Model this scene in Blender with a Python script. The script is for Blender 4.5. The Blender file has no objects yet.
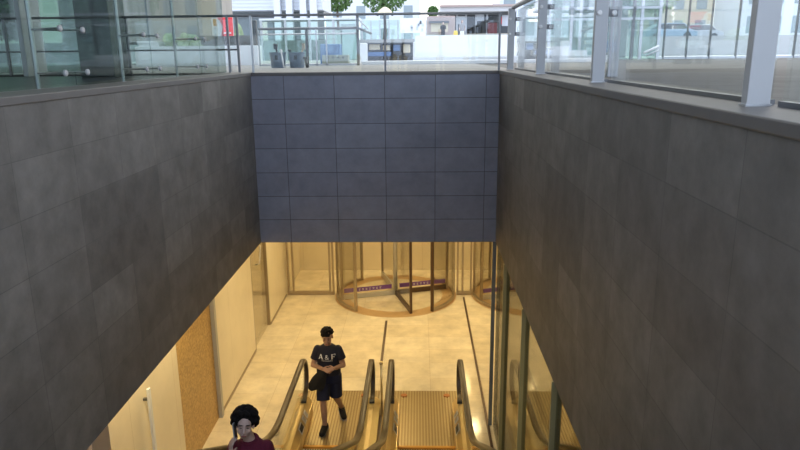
import bpy, bmesh, math, random
from mathutils import Vector, Matrix
random.seed(7)
SC = bpy.context.scene
COL = SC.collection
PI = math.pi

# ------------------------------------------------------------------ camera, world, exposure
FPX = 665.68
PITCH, YAW, ROLL = 0.248787, -0.028776, -0.010193
EYE = Vector((0.0, 0.0, 5.6))
cy, sy, cp, sp = math.cos(YAW), math.sin(YAW), math.cos(PITCH), math.sin(PITCH)
FWD = Vector((sy * cp, cy * cp, -sp))
_rt = Vector((cy, -sy, 0))
_up = _rt.cross(FWD)
cr, sr = math.cos(ROLL), math.sin(ROLL)
RT = cr * _rt + sr * _up
UP = -sr * _rt + cr * _up
cam = bpy.data.cameras.new('camera')
cam.sensor_width = 36.0
cam.lens = FPX * 36.0 / 800.0
cam.clip_start = 0.02
cam.clip_end = 400
cam_o = bpy.data.objects.new('camera', cam)
COL.objects.link(cam_o)
M = Matrix.Identity(4)
for i in range(3):
    M[i][0], M[i][1], M[i][2], M[i][3] = RT[i], UP[i], -FWD[i], EYE[i]
cam_o.matrix_world = M
SC.camera = cam_o


def at(px, py, Y):
    """world point of an image point at the depth Y"""
    d = RT * ((px - 400) / FPX) + UP * ((225 - py) / FPX) + FWD
    return EYE + d * ((Y - EYE.y) / d.y)


SKY_STRENGTH = 2.2
world = bpy.data.worlds.new('overcast_sky')
SC.world = world
world.use_nodes = True
wn, wl = world.node_tree.nodes, world.node_tree.links
bg = wn['Background']
bg.inputs['Strength'].default_value = SKY_STRENGTH
wtc = wn.new('ShaderNodeTexCoord')
wsep = wn.new('ShaderNodeSeparateXYZ')
wmr = wn.new('ShaderNodeMapRange')
wmr.inputs['From Min'].default_value = -1.0
wmr.inputs['From Max'].default_value = 0.8
wmix = wn.new('ShaderNodeMixRGB')
wmix.inputs['Color1'].default_value = (0.74, 0.88, 1.16, 1)     # blue sky behind the viewer
wmix.inputs['Color2'].default_value = (1.0, 0.97, 0.93, 1)     # bright hazy sky over the street
wl.new(wtc.outputs['Generated'], wsep.inputs[0])
wl.new(wsep.outputs['Y'], wmr.inputs['Value'])
wl.new(wmr.outputs['Result'], wmix.inputs['Fac'])
wl.new(wmix.outputs['Color'], bg.inputs['Color'])

vs = SC.view_settings
vs.view_transform = 'Standard'
vs.look = 'None'
vs.gamma = 1.0
vs.use_curve_mapping = False
vs.exposure = 0.0
LAMP_POWER = 19.5
LAMP_COLOR = (1.0, 0.75, 0.36)

# ------------------------------------------------------------------ mesh helpers


class MB:
    """collects vertices and faces in world coordinates"""

    def __init__(s):
        s.v, s.f = [], []

    def add(s, vs_, fs_):
        n = len(s.v)
        s.v += [Vector(v) for v in vs_]
        s.f += [tuple(i + n for i in f) for f in fs_]
        return s

    def box(s, x0, x1, y0, y1, z0, z1):
        return s.add([(x0, y0, z0), (x1, y0, z0), (x1, y1, z0), (x0, y1, z0), (x0, y0, z1), (x1, y0, z1), (x1, y1, z1), (x0, y1, z1)],
                     [(0, 3, 2, 1), (4, 5, 6, 7), (0, 1, 5, 4), (1, 2, 6, 5), (2, 3, 7, 6), (3, 0, 4, 7)])

    def bar(s, p, q, w, h, up=(0, 0, 1)):
        """box beam from p to q, w wide, h tall"""
        p, q = Vector(p), Vector(q)
        d = (q - p).normalized()
        u = Vector(up)
        if abs(d.dot(u)) > .98:
            u = Vector((0, 1, 0))
        a = d.cross(u).normalized() * (w / 2)
        b = a.cross(d).normalized() * (h / 2)
        return s.add([p - a - b, p + a - b, p + a + b, p - a + b, q - a - b, q + a - b, q + a + b, q - a + b],
                     [(0, 1, 2, 3), (7, 6, 5, 4), (0, 4, 5, 1), (1, 5, 6, 2), (2, 6, 7, 3), (3, 7, 4, 0)])

    def loft(s, rings, cap=True, closed=True):
        n = len(rings[0])
        vs_ = [v for r in rings for v in r]
        fs_ = []
        for k in range(len(rings) - 1):
            for i in range(n if closed else n - 1):
                j = (i + 1) % n
                fs_.append((k * n + i, k * n + j, (k + 1) * n + j, (k + 1) * n + i))
        if cap:
            fs_.append(tuple(reversed(range(n))))
            fs_.append(tuple((len(rings) - 1) * n + i for i in range(n)))
        return s.add(vs_, fs_)

    def tube(s, pts, r, seg=10, rz=None):
        """round tube along a polyline; rz squashes it vertically"""
        pts = [Vector(p) for p in pts]
        rings = []
        for k, p in enumerate(pts):
            d = (pts[min(k + 1, len(pts) - 1)] - pts[max(k - 1, 0)]).normalized()
            u = Vector((0, 0, 1)) if abs(d.z) < .95 else Vector((1, 0, 0))
            a = d.cross(u).normalized()
            b = a.cross(d).normalized()
            rr = r[k] if isinstance(r, (list, tuple)) else r
            rings.append([p + a * rr * math.cos(t) + b * (rz or rr) * math.sin(t) for t in [2 * PI * i / seg for i in range(seg)]])
        return s.loft(rings)

    def lathe(s, prof, c=(0, 0, 0), seg=24):
        c = Vector(c)
        rings = [[c + Vector((r * math.cos(2 * PI * i / seg), r * math.sin(2 * PI * i / seg), z)) for i in range(seg)] for r, z in prof]
        return s.loft(rings)

    def ell(s, c, r, rot=None, seg=16, rg=10):
        c = Vector(c)
        vs_, fs_ = [], []
        for k in range(rg + 1):
            t = PI * k / rg
            for i in range(seg):
                p = 2 * PI * i / seg
                v = Vector((r[0] * math.sin(t) * math.cos(p), r[1] * math.sin(t) * math.sin(p), -r[2] * math.cos(t)))
                if rot is not None:
                    v = rot @ v
                vs_.append(c + v)
        for k in range(rg):
            for i in range(seg):
                j = (i + 1) % seg
                fs_.append((k * seg + i, k * seg + j, (k + 1) * seg + j, (k + 1) * seg + i))
        return s.add(vs_, fs_)

    def cap(s, p, q, r1, r2, seg=14):
        """tapered capsule"""
        p, q = Vector(p), Vector(q)
        d = (q - p).normalized()
        u = Vector((0, 0, 1)) if abs(d.z) < .9 else Vector((0, 1, 0))
        a = d.cross(u).normalized()
        b = a.cross(d).normalized()
        rings = []
        for k in range(6):
            t = PI / 2 * k / 5
            rings.append((p - d * r1 * math.cos(t), max(r1 * math.sin(t), 1e-4)))
        for k in range(6):
            t = PI / 2 * k / 5
            rings.append((q + d * r2 * math.sin(t), max(r2 * math.cos(t), 1e-4)))
        return s.loft([[c + a * r * math.cos(x) + b * r * math.sin(x) for x in [2 * PI * i / seg for i in range(seg)]] for c, r in rings])

    def frustum(s, p, q, r1, r2, seg=18, sq=1.0):
        p, q = Vector(p), Vector(q)
        d = (q - p).normalized()
        u = Vector((0, 1, 0)) if abs(d.y) < .9 else Vector((0, 0, 1))
        a = d.cross(u).normalized()
        b = a.cross(d).normalized() * sq
        return s.loft([[c + a * r * math.cos(x) + b * r * math.sin(x) for x in [2 * PI * i / seg for i in range(seg)]] for c, r in ((p, r1), (q, r2))])

    def stack(s, rings, seg=28):
        """horizontal elliptical rings (x, y, z, rx, ry)"""
        return s.loft([[Vector((x + rx * math.cos(t), y + ry * math.sin(t), z)) for t in [2 * PI * i / seg for i in range(seg)]] for x, y, z, rx, ry in rings])

    def prism(s, poly, axis, a, b):
        """extrude a 2-d outline along an axis (0: yz outline, 1: xz outline, 2: xy outline)"""
        def P(u, v, w):
            return ((w, u, v), (u, w, v), (u, v, w))[axis]
        n = len(poly)
        return s.add([P(u, v, a) for u, v in poly] + [P(u, v, b) for u, v in poly],
                     [tuple(reversed(range(n))), tuple(range(n, 2 * n))] + [(i, (i + 1) % n, n + (i + 1) % n, n + i) for i in range(n)])

    def build(s, name, mat, parent=None, smooth=False, bevel=0.0, remesh=0.0, relax=0):
        me = bpy.data.meshes.new(name)
        off = Vector((0, 0, 0))
        p = parent
        while p is not None:
            off += p.location
            p = p.parent
        me.from_pydata([v - off for v in s.v], [], s.f)
        bm = bmesh.new()
        bm.from_mesh(me)
        bmesh.ops.remove_doubles(bm, verts=bm.verts, dist=1e-5)
        bmesh.ops.recalc_face_normals(bm, faces=bm.faces)
        bm.to_mesh(me)
        bm.free()
        o = bpy.data.objects.new(name, me)
        COL.objects.link(o)
        if remesh:
            md = o.modifiers.new('r', 'REMESH')
            md.mode = 'VOXEL'
            md.voxel_size = remesh
            if relax:
                ms = o.modifiers.new('s', 'SMOOTH')
                ms.factor = .5
                ms.iterations = relax
        if bevel:
            md = o.modifiers.new('b', 'BEVEL')
            md.width = bevel
            md.segments = 2
            md.limit_method = 'ANGLE'
        if remesh or bevel:
            dg = bpy.context.evaluated_depsgraph_get()
            dg.update()
            nm = bpy.data.meshes.new_from_object(o.evaluated_get(dg))
            o.modifiers.clear()
            o.data = nm
            bpy.data.meshes.remove(me)
            nm.name = name
            me = nm
        me.materials.clear()
        me.materials.append(mat)
        if smooth:
            for f in me.polygons:
                f.use_smooth = True
        if parent is not None:
            o.parent = parent
        return o


def tag(o, label, cat, group=None, kind=None):
    o['label'] = label
    o['category'] = cat
    if group:
        o['group'] = group
    if kind:
        o['kind'] = kind
    return o


def thing(name, loc, label, cat, group=None):
    o = bpy.data.objects.new(name, None)
    o.empty_display_size = .1
    COL.objects.link(o)
    o.location = loc
    return tag(o, label, cat, group)


def struct(name, mb, mat, **k):
    o = mb.build(name, mat, **k)
    o['kind'] = 'structure'
    return o


def dup(root, dloc, label=None, group=None):
    """copy a thing, its parts and sub-parts"""
    def rec(o, par):
        c = o.copy()
        COL.objects.link(c)
        if par is not None:
            c.parent = par
        for ch in o.children:
            rec(ch, c)
        return c
    r = rec(root, None)
    r.location = Vector(root.location) + Vector(dloc)
    if label:
        r['label'] = label
    if group:
        r['group'] = group
    return r


# ------------------------------------------------------------------ materials
def mat(name, col, rough=.6, metal=0.0, var=0.0, scale=8.0, bump=0.0, spec=None, emit=0.0, stretch=None):
    m = bpy.data.materials.new(name)
    m.use_nodes = True
    n, l = m.node_tree.nodes, m.node_tree.links
    b = n['Principled BSDF']
    c = (*col, 1)
    b.inputs['Base Color'].default_value = c
    b.inputs['Roughness'].default_value = rough
    b.inputs['Metallic'].default_value = metal
    if spec is not None:
        b.inputs['Specular IOR Level'].default_value = spec
    if emit:
        b.inputs['Emission Color'].default_value = c
        b.inputs['Emission Strength'].default_value = emit
    if var or bump:
        tc = n.new('ShaderNodeTexCoord')
        mp = n.new('ShaderNodeMapping')
        if stretch:
            mp.inputs['Scale'].default_value = stretch
        nz = n.new('ShaderNodeTexNoise')
        nz.inputs['Scale'].default_value = scale
        nz.inputs['Detail'].default_value = 5
        l.new(tc.outputs['Object'], mp.inputs[0])
        l.new(mp.outputs[0], nz.inputs['Vector'])
        if var:
            mx = n.new('ShaderNodeMixRGB')
            mx.inputs['Color1'].default_value = tuple(x * (1 - var) for x in col) + (1,)
            mx.inputs['Color2'].default_value = tuple(min(1, x * (1 + var)) for x in col) + (1,)
            l.new(nz.outputs['Fac'], mx.inputs['Fac'])
            l.new(mx.outputs[0], b.inputs['Base Color'])
        if bump:
            bp = n.new('ShaderNodeBump')
            bp.inputs['Strength'].default_value = bump
            bp.inputs['Distance'].default_value = .02
            l.new(nz.outputs['Fac'], bp.inputs['Height'])
            l.new(bp.outputs[0], b.inputs['Normal'])
    return m


def tiles(name, c1, c2, joint, w, h, axes, origin, rough, mortar=.004, var=.12, nscale=3.0, bump=0.1, spec=.5, grain=0.0):
    """rectangular panels with butt joints; axes picks the two world axes that run along and up the surface"""
    m = bpy.data.materials.new(name)
    m.use_nodes = True
    n, l = m.node_tree.nodes, m.node_tree.links
    b = n['Principled BSDF']
    tc = n.new('ShaderNodeTexCoord')
    se = n.new('ShaderNodeSeparateXYZ')
    co = n.new('ShaderNodeCombineXYZ')
    mp = n.new('ShaderNodeMapping')
    mp.inputs['Location'].default_value = (-origin[0], -origin[1], 0)
    l.new(tc.outputs['Object'], se.inputs[0])
    l.new(se.outputs[axes[0]], co.inputs[0])
    l.new(se.outputs[axes[1]], co.inputs[1])
    l.new(co.outputs[0], mp.inputs[0])
    br = n.new('ShaderNodeTexBrick')
    br.offset = 0.0
    br.inputs['Scale'].default_value = 1.0
    br.inputs['Brick Width'].default_value = w
    br.inputs['Row Height'].default_value = h
    br.inputs['Mortar Size'].default_value = mortar
    br.inputs['Mortar Smooth'].default_value = .1
    br.inputs['Color1'].default_value = (*c1, 1)
    br.inputs['Color2'].default_value = (*c2, 1)
    br.inputs['Mortar'].default_value = (*joint, 1)
    l.new(mp.outputs[0], br.inputs['Vector'])
    nz = n.new('ShaderNodeTexNoise')
    nz.inputs['Scale'].default_value = nscale
    nz.inputs['Detail'].default_value = 6
    nz.inputs['Roughness'].default_value = .65
    l.new(tc.outputs['Object'], nz.inputs['Vector'])
    mr = n.new('ShaderNodeMapRange')
    mr.inputs['From Min'].default_value = .3
    mr.inputs['From Max'].default_value = .7
    mr.inputs['To Min'].default_value = 1 - var
    mr.inputs['To Max'].default_value = 1 + var
    l.new(nz.outputs['Fac'], mr.inputs['Value'])
    mul = n.new('ShaderNodeMixRGB')
    mul.blend_type = 'MULTIPLY'
    mul.inputs['Fac'].default_value = 1
    l.new(br.outputs['Color'], mul.inputs['Color1'])
    l.new(mr.outputs['Result'], mul.inputs['Color2'])
    l.new(mul.outputs[0], b.inputs['Base Color'])
    b.inputs['Roughness'].default_value = rough
    b.inputs['Specular IOR Level'].default_value = spec
    bp = n.new('ShaderNodeBump')
    bp.invert = True
    bp.inputs['Strength'].default_value = bump
    bp.inputs['Distance'].default_value = .01
    l.new(br.outputs['Fac'], bp.inputs['Height'])
    l.new(bp.outputs[0], b.inputs['Normal'])
    return m


def glass(name, tint, refl=1.0, ior=1.5):
    """thin clear pane: tinted transparency with a Fresnel reflection"""
    m = bpy.data.materials.new(name)
    m.use_nodes = True
    n, l = m.node_tree.nodes, m.node_tree.links
    n.remove(n['Principled BSDF'])
    t = n.new('ShaderNodeBsdfTransparent')
    t.inputs['Color'].default_value = (*tint, 1)
    g = n.new('ShaderNodeBsdfGlossy')
    g.inputs['Roughness'].default_value = .02
    g.inputs['Color'].default_value = (refl, refl, refl, 1)
    lw = n.new('ShaderNodeLayerWeight')
    lw.inputs['Blend'].default_value = .5
    pw = n.new('ShaderNodeMath')
    pw.operation = 'POWER'
    pw.inputs[1].default_value = 5.0
    r0 = ((ior - 1) / (ior + 1)) ** 2
    ma = n.new('ShaderNodeMath')
    ma.operation = 'MULTIPLY_ADD'
    ma.inputs[1].default_value = 1 - r0
    ma.inputs[2].default_value = r0
    l.new(lw.outputs['Facing'], pw.inputs[0])
    l.new(pw.outputs[0], ma.inputs[0])
    mx = n.new('ShaderNodeMixShader')
    l.new(ma.outputs[0], mx.inputs[0])
    l.new(t.outputs[0], mx.inputs[1])
    l.new(g.outputs[0], mx.inputs[2])
    l.new(mx.outputs[0], n['Material Output'].inputs['Surface'])
    return m


def mosaic_mat():
    m = mat('gold_mosaic', (.45, .26, .1), .35)
    n, l = m.node_tree.nodes, m.node_tree.links
    tc = n.new('ShaderNodeTexCoord')
    v = n.new('ShaderNodeTexVoronoi')
    v.inputs['Scale'].default_value = 34
    r = n.new('ShaderNodeValToRGB')
    r.color_ramp.elements[0].color = (.36, .2, .05, 1)
    r.color_ramp.elements[1].color = (.64, .42, .15, 1)
    l.new(tc.outputs['Object'], v.inputs['Vector'])
    l.new(v.outputs['Color'], r.inputs['Fac'])
    l.new(r.outputs['Color'], n['Principled BSDF'].inputs['Base Color'])
    return m


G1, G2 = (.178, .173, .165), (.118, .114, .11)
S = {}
S['stone_back_skylit'] = tiles('dark_granite_back_skylit', (.245, .26, .315), (.218, .23, .285), (.07, .07, .08), .695, .343, (0, 2), (-1.85, 2.978), .55, .004, .14, 5)  # same granite as the sides; sky light on it painted in as brighter blue
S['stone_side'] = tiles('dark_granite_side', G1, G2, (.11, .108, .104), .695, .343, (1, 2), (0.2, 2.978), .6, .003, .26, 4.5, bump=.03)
S['stone_cap'] = mat('dark_granite_coping', (.13, .125, .122), .5, var=.12, scale=6)
S['marble'] = tiles('cream_marble_floor', (.83, .75, .59), (.76, .67, .5), (.6, .5, .36), .9, .6, (0, 1), (-.7, .1), .13, .003, .16, 2.6, bump=.05)
S['marble_wall'] = tiles('cream_marble_wall', (.84, .77, .62), (.82, .74, .59), (.6, .52, .38), 1.3, 3.4, (1, 2), (.05, 0), .3, .003, .06, 1.5, bump=.05)
S['marble_end'] = tiles('cream_marble_end_wall', (.84, .76, .6), (.82, .73, .57), (.6, .5, .35), 1.6, 1.1, (0, 2), (.1, 0), .3, .003, .06, 1.5, bump=.05)
S['mosaic'] = mosaic_mat()
S['plaster'] = mat('white_ceiling_plaster', (.75, .72, .66), .8)
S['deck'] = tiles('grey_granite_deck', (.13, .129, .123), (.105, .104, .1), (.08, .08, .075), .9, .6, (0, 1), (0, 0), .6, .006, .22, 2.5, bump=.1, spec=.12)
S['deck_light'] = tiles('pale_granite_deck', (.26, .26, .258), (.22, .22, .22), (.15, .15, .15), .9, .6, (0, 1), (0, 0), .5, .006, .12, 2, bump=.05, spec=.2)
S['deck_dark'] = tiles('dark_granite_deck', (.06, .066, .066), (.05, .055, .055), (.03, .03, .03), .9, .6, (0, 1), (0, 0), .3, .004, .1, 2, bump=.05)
S['white_stone'] = mat('white_stone', (.72, .73, .73), .7, var=.05, scale=2)
S['handle'] = mat('satin_metal_sky_tint', (.82, .87, .95), .35, .1)  # pale blue in the colour stands for sky light on the handle
S['glass'] = glass('clear_glass', (.95, .972, .965))
S['glass_green'] = glass('greenish_glass', (.85, .925, .895), 1.0)
S['glass_dark'] = glass('dark_green_glass', (.35, .46, .43), 1.0, 1.6)
S['glass_warm'] = glass('door_glass', (.97, .96, .93), .8)
S['glass_edge'] = mat('olive_glass_edge', (.36, .34, .18), .3)
S['glass_low'] = glass('low_reflection_glass', (.96, .97, .95), .3)
S['glass_left'] = glass('left_green_glass', (.74, .8, .77), .5)
S['steel'] = mat('brushed_steel', (.62, .63, .65), .35, .85, var=.06, scale=12)
S['steel_light'] = mat('light_grey_steel', (.46, .47, .48), .45, .25)
S['steel_dark'] = mat('dark_grey_steel', (.16, .165, .17), .4, .6)
S['rail_grey'] = mat('mid_grey_steel', (.26, .27, .28), .4, .3)
S['bronze'] = mat('dark_bronze', (.1, .062, .04), .35, .5)
S['alu'] = mat('champagne_aluminium', (.42, .35, .26), .3, .75)
S['sky_tint_steel'] = mat('dark_steel_sky_tint', (.2, .235, .29), .25, .5)  # blue in the colour stands for the sky reflected in the post
S['brass'] = mat('brushed_gold_steel', (.78, .62, .34), .3, .9, var=.08, scale=6)
S['brass_dull'] = mat('ribbed_gold_steel', (.48, .39, .23), .36, .85, var=.1, scale=5)
S['groove'] = mat('dark_groove_metal', (.33, .245, .13), .42, .7)
S['rail'] = mat('dark_brown_rubber', (.05, .034, .018), .28, 0, spec=.6)
S['comb'] = mat('yellow_comb', (.75, .36, .05), .45)
S['tread'] = mat('dark_step_metal', (.3, .25, .17), .4, .7)
S['ring'] = mat('tan_stone_ring', (.55, .37, .19), .3, var=.1, scale=6)
S['purple'] = mat('purple_film', (.17, .07, .33), .5)
S['white'] = mat('white_paint', (.85, .85, .85), .5)
S['red'] = mat('red_banner_cloth', (.8, .05, .06), .6)
S['orange'] = mat('orange_disc', (.5, .2, .06), .5)
S['black'] = mat('black_plastic', (.02, .02, .022), .4)
S['bucket'] = mat('blue_grey_plastic', (.17, .22, .28), .5)
S['concrete'] = mat('board_marked_concrete', (.34, .32, .285), .8, var=.45, scale=3, stretch=(3, 3, .25), bump=.2)
S['column'] = mat('dark_green_cladding', (.06, .078, .072), .35)
S['facade_white'] = mat('white_facade_panel', (.74, .77, .8), .6)
S['leaf'] = mat('green_foliage', (.12, .22, .07), .7, var=.5, scale=9)
S['leaf_pale'] = mat('pale_green_foliage', (.3, .4, .2), .7, var=.4, scale=9)
S['bark'] = mat('brown_bark', (.16, .11, .08), .9)
S['cream'] = mat('cream_paint', (.7, .62, .46), .6)
S['pink'] = mat('pinkish_panel', (.45, .35, .32), .7)
S['blue'] = mat('blue_panel', (.1, .2, .42), .5)
S['shop_dark'] = mat('dark_shopfront', (.09, .1, .11), .3)
S['beige'] = mat('beige_stone', (.4, .37, .31), .8)
S['yellow'] = mat('yellow_plastic', (.85, .6, .05), .5)
S['asphalt'] = mat('pale_paving', (.4, .4, .39), .8, var=.08)
S['skin_m'] = mat('tan_skin', (.42, .25, .17), .5, var=.06, scale=30)
S['skin_f'] = mat('light_skin', (.6, .44, .38), .5, var=.06, scale=30)
S['hair'] = mat('black_hair', (.009, .008, .008), .8, var=.5, scale=60, bump=.4, spec=.2)
S['navy'] = mat('navy_cotton', (.012, .014, .03), .85, var=.2, scale=40)
S['navy2'] = mat('dark_navy_twill', (.01, .013, .04), .85, var=.2, scale=40)
S['jacket'] = mat('black_cloth', (.008, .008, .009), .85)
S['sole'] = mat('grey_rubber_sole', (.3, .3, .29), .7)
S['maroon'] = mat('dark_red_knit', (.12, .008, .032), .85, var=.2, scale=50)
S['lip'] = mat('lip', (.38, .14, .12), .5)
S['eye'] = mat('dark_eye', (.02, .015, .012), .2)
S['lamp'] = mat('lit_lamp_lens', (1.0, .8, .5), .5, emit=6.0)

# ------------------------------------------------------------------ the pit and the two floors
XL, XR, YB = -2.3, 1.11, 9.3          # faces of the dark walls
ZB, ZT = 2.98, 5.40                   # their bottom and top
HL, HR = -3.2, 6.2                    # hall walls
FACADE, HEND = 15.2, 17.1
YS = -2.6                             # behind the viewer

struct('floor', MB().box(HL - .2, HR + .2, YS - .2, HEND + .2, -.2, 0), S['marble'])
w = .18
struct('wall_back', MB().box(XL, XR, YB, YB + w, ZB, ZT - .05), S['stone_back_skylit'])
struct('wall_left', MB().box(XL - w, XL, YS, YB + w, ZB, ZT - .05), S['stone_side'])
struct('wall_right', MB().box(XR, XR + w, YS, YB + w, ZB, ZT - .05), S['stone_side'])
struct('trim_1', MB().box(XL, XR, YB - .012, YB + .3, ZT - .05, ZT - .005), S['stone_cap'], bevel=.006)
struct('trim_2', MB().box(XL - .36, XL + .012, YS, YB + .3, ZT - .05, ZT), S['stone_cap'], bevel=.006)
struct('trim_3', MB().box(XR - .012, XR + .3, YS, YB + .3, ZT - .05, ZT), S['stone_cap'], bevel=.006)
# deck of the street level around the opening
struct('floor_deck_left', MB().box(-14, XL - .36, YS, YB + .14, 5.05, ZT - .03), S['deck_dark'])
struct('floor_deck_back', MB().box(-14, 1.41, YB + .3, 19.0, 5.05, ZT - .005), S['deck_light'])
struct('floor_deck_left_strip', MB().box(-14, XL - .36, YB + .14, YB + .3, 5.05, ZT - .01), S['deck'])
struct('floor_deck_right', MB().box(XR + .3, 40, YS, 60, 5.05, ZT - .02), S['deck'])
struct('floor_deck_rear', MB().box(-14, 40, YS - 12, YS, 5.05, ZT - .03), S['deck'])
# hall ceiling round the opening
zc = ZB + .02
struct('ceiling_left', MB().box(HL, XL - w, YS, YB + w, zc, zc + .1), S['plaster'])
struct('ceiling_right', MB().box(XR + w, HR, YS, YB + w, zc, zc + .1), S['plaster'])
struct('ceiling_back', MB().box(HL, HR, YB + w, HEND, zc, zc + .1), S['plaster'])
# hall walls
struct('wall_hall_right', MB().box(HR, HR + .2, YS, HEND, 0, 3.2), S['marble_wall'])
struct('wall_hall_back', MB().box(HL - .2, HR + .2, HEND, HEND + .2, 0, 3.2), S['marble_end'])
struct('wall_hall_rear', MB().box(HL - .2, HR + .2, YS - .2, YS, 0, 5.05), S['marble_end'])
struct('wall_hall_left_front', MB().box(HL - .2, HL, 6.05, 8.02, 0, 3.2), S['marble_wall'])
struct('wall_hall_left_mosaic', MB().box(HL - .2, HL - .01, 8.02, 9.52, 0, 3.2), S['mosaic'])
struct('wall_hall_left_middle', MB().box(HL - .2, HL, 9.6, 12.0, 0, 3.2), S['marble_wall'])
struct('wall_hall_left_far', MB().box(HL - .2, HL, 13.35, HEND, 0, 3.2), S['marble_wall'])
struct('wall_hall_left_recess', MB().box(HL - .5, HL - .3, YS, 6.3, 0, 3.2), S['mosaic'])
struct('trim_4', MB().box(HL - .06, HL + .05, 9.51, 9.6, 0, 3.0), S['steel_light'])
struct('trim_5', MB().box(HL, HL + .012, 9.6, 12.0, 0, .05).box(HL, HL + .012, 13.35, FACADE - .1, 0, .05), S['alu'])
struct('trim_6', MB().box(HL + .0, HR, HEND - .02, HEND, 1.08, 1.1), S['alu'])
# floor gap of the glass wall beside the escalators
struct('trim_7', MB().box(XR - .06, XR - .02, 2.0, 15.0, 0, .012), S['bronze'])

# glass door in the left hall wall
d1 = MB().box(HL - .06, HL - .03, 12.04, 13.31, .03, 2.94).build('door_1', S['glass_warm'])
d1['kind'] = 'structure'
MB().box(HL - .2, HL - .15, 12.0, 13.35, 0, 3.2).build('backing', S['marble_wall'], d1)
MB().box(HL - .07, HL - .0, 12.0, 12.04, 0, 2.98).box(HL - .07, HL, 13.31, 13.35, 0, 2.98).build('door_frame', S['alu'], d1)
hz = MB().tube([(HL - .03, 12.5, 1.62), (HL + .05, 12.5, 1.64), (HL + .06, 12.55, 1.8), (HL + .05, 12.62, 1.98), (HL - .03, 12.62, 2.0)], .014)
hz.build('door_handle', S['steel'], d1, smooth=True)
# tall pull handle on the near wall leaf
t = thing('pull_handle', (HL, 6.92, .4), 'long pale steel pull handle upright on the cream wall beside the mosaic', 'handle')
MB().box(HL + .05, HL + .085, 6.89, 6.945, .45, 1.9).build('grip', S['handle'], t, bevel=.006)
for z in (.6, 1.75):
    MB().box(HL, HL + .055, 6.9, 6.93, z, z + .03).build('bracket', S['steel_dark'], t)


# unseen lamps of the hall ceiling, a few added to brighten walls
def lamp(x, y, first=[None]):
    z = zc
    if first[0] is None:
        t = thing('ceiling_downlight', (x, y, z), 'round warm downlight recessed in the hall ceiling out of the photo', 'ceiling light', 'hall ceiling downlights')
        MB().lathe([(.11, 0), (.11, -.012), (.085, -.012), (.085, 0)], (x, y, z), 24).build('trim_ring', S['steel_light'], t)
        MB().lathe([(.084, -.001), (.084, -.006)], (x, y, z), 24).build('lens', S['lamp'], t)
        ld = bpy.data.lights.new('lamp', 'AREA')
        ld.shape = 'DISK'
        ld.size = .2
        ld.energy = LAMP_POWER
        ld.color = LAMP_COLOR
        lo = bpy.data.objects.new('lamp_light', ld)
        COL.objects.link(lo)
        lo.parent = t
        lo.location = (0, 0, -.03)
        first[0] = t
    else:
        o = first[0]
        dup(o, Vector((x, y, z)) - Vector(o.location))


for (x, y) in [(-2.3, 10.6), (-.5, 10.6), (-2.3, 13.4), (-.55, 13.0), (1.9, 12.4), (3.6, 13.6), (-2.3, 16.2), (-.6, 16.3), (1.2, 16.2), (3.0, 16.2), (1.3, 14.2),  # the lamp behind the left revolving door and the last here added for brightness
               (-2.78, 7.9), (-2.78, 6.5), (2.4, 8.4), (2.4, 5.6), (4.2, 10.4)]:  # second lamp in this row added to brighten the near cream wall
    lamp(x, y)

# ------------------------------------------------------------------ glass front of the hall with two revolving doors
R = 1.4


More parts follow.
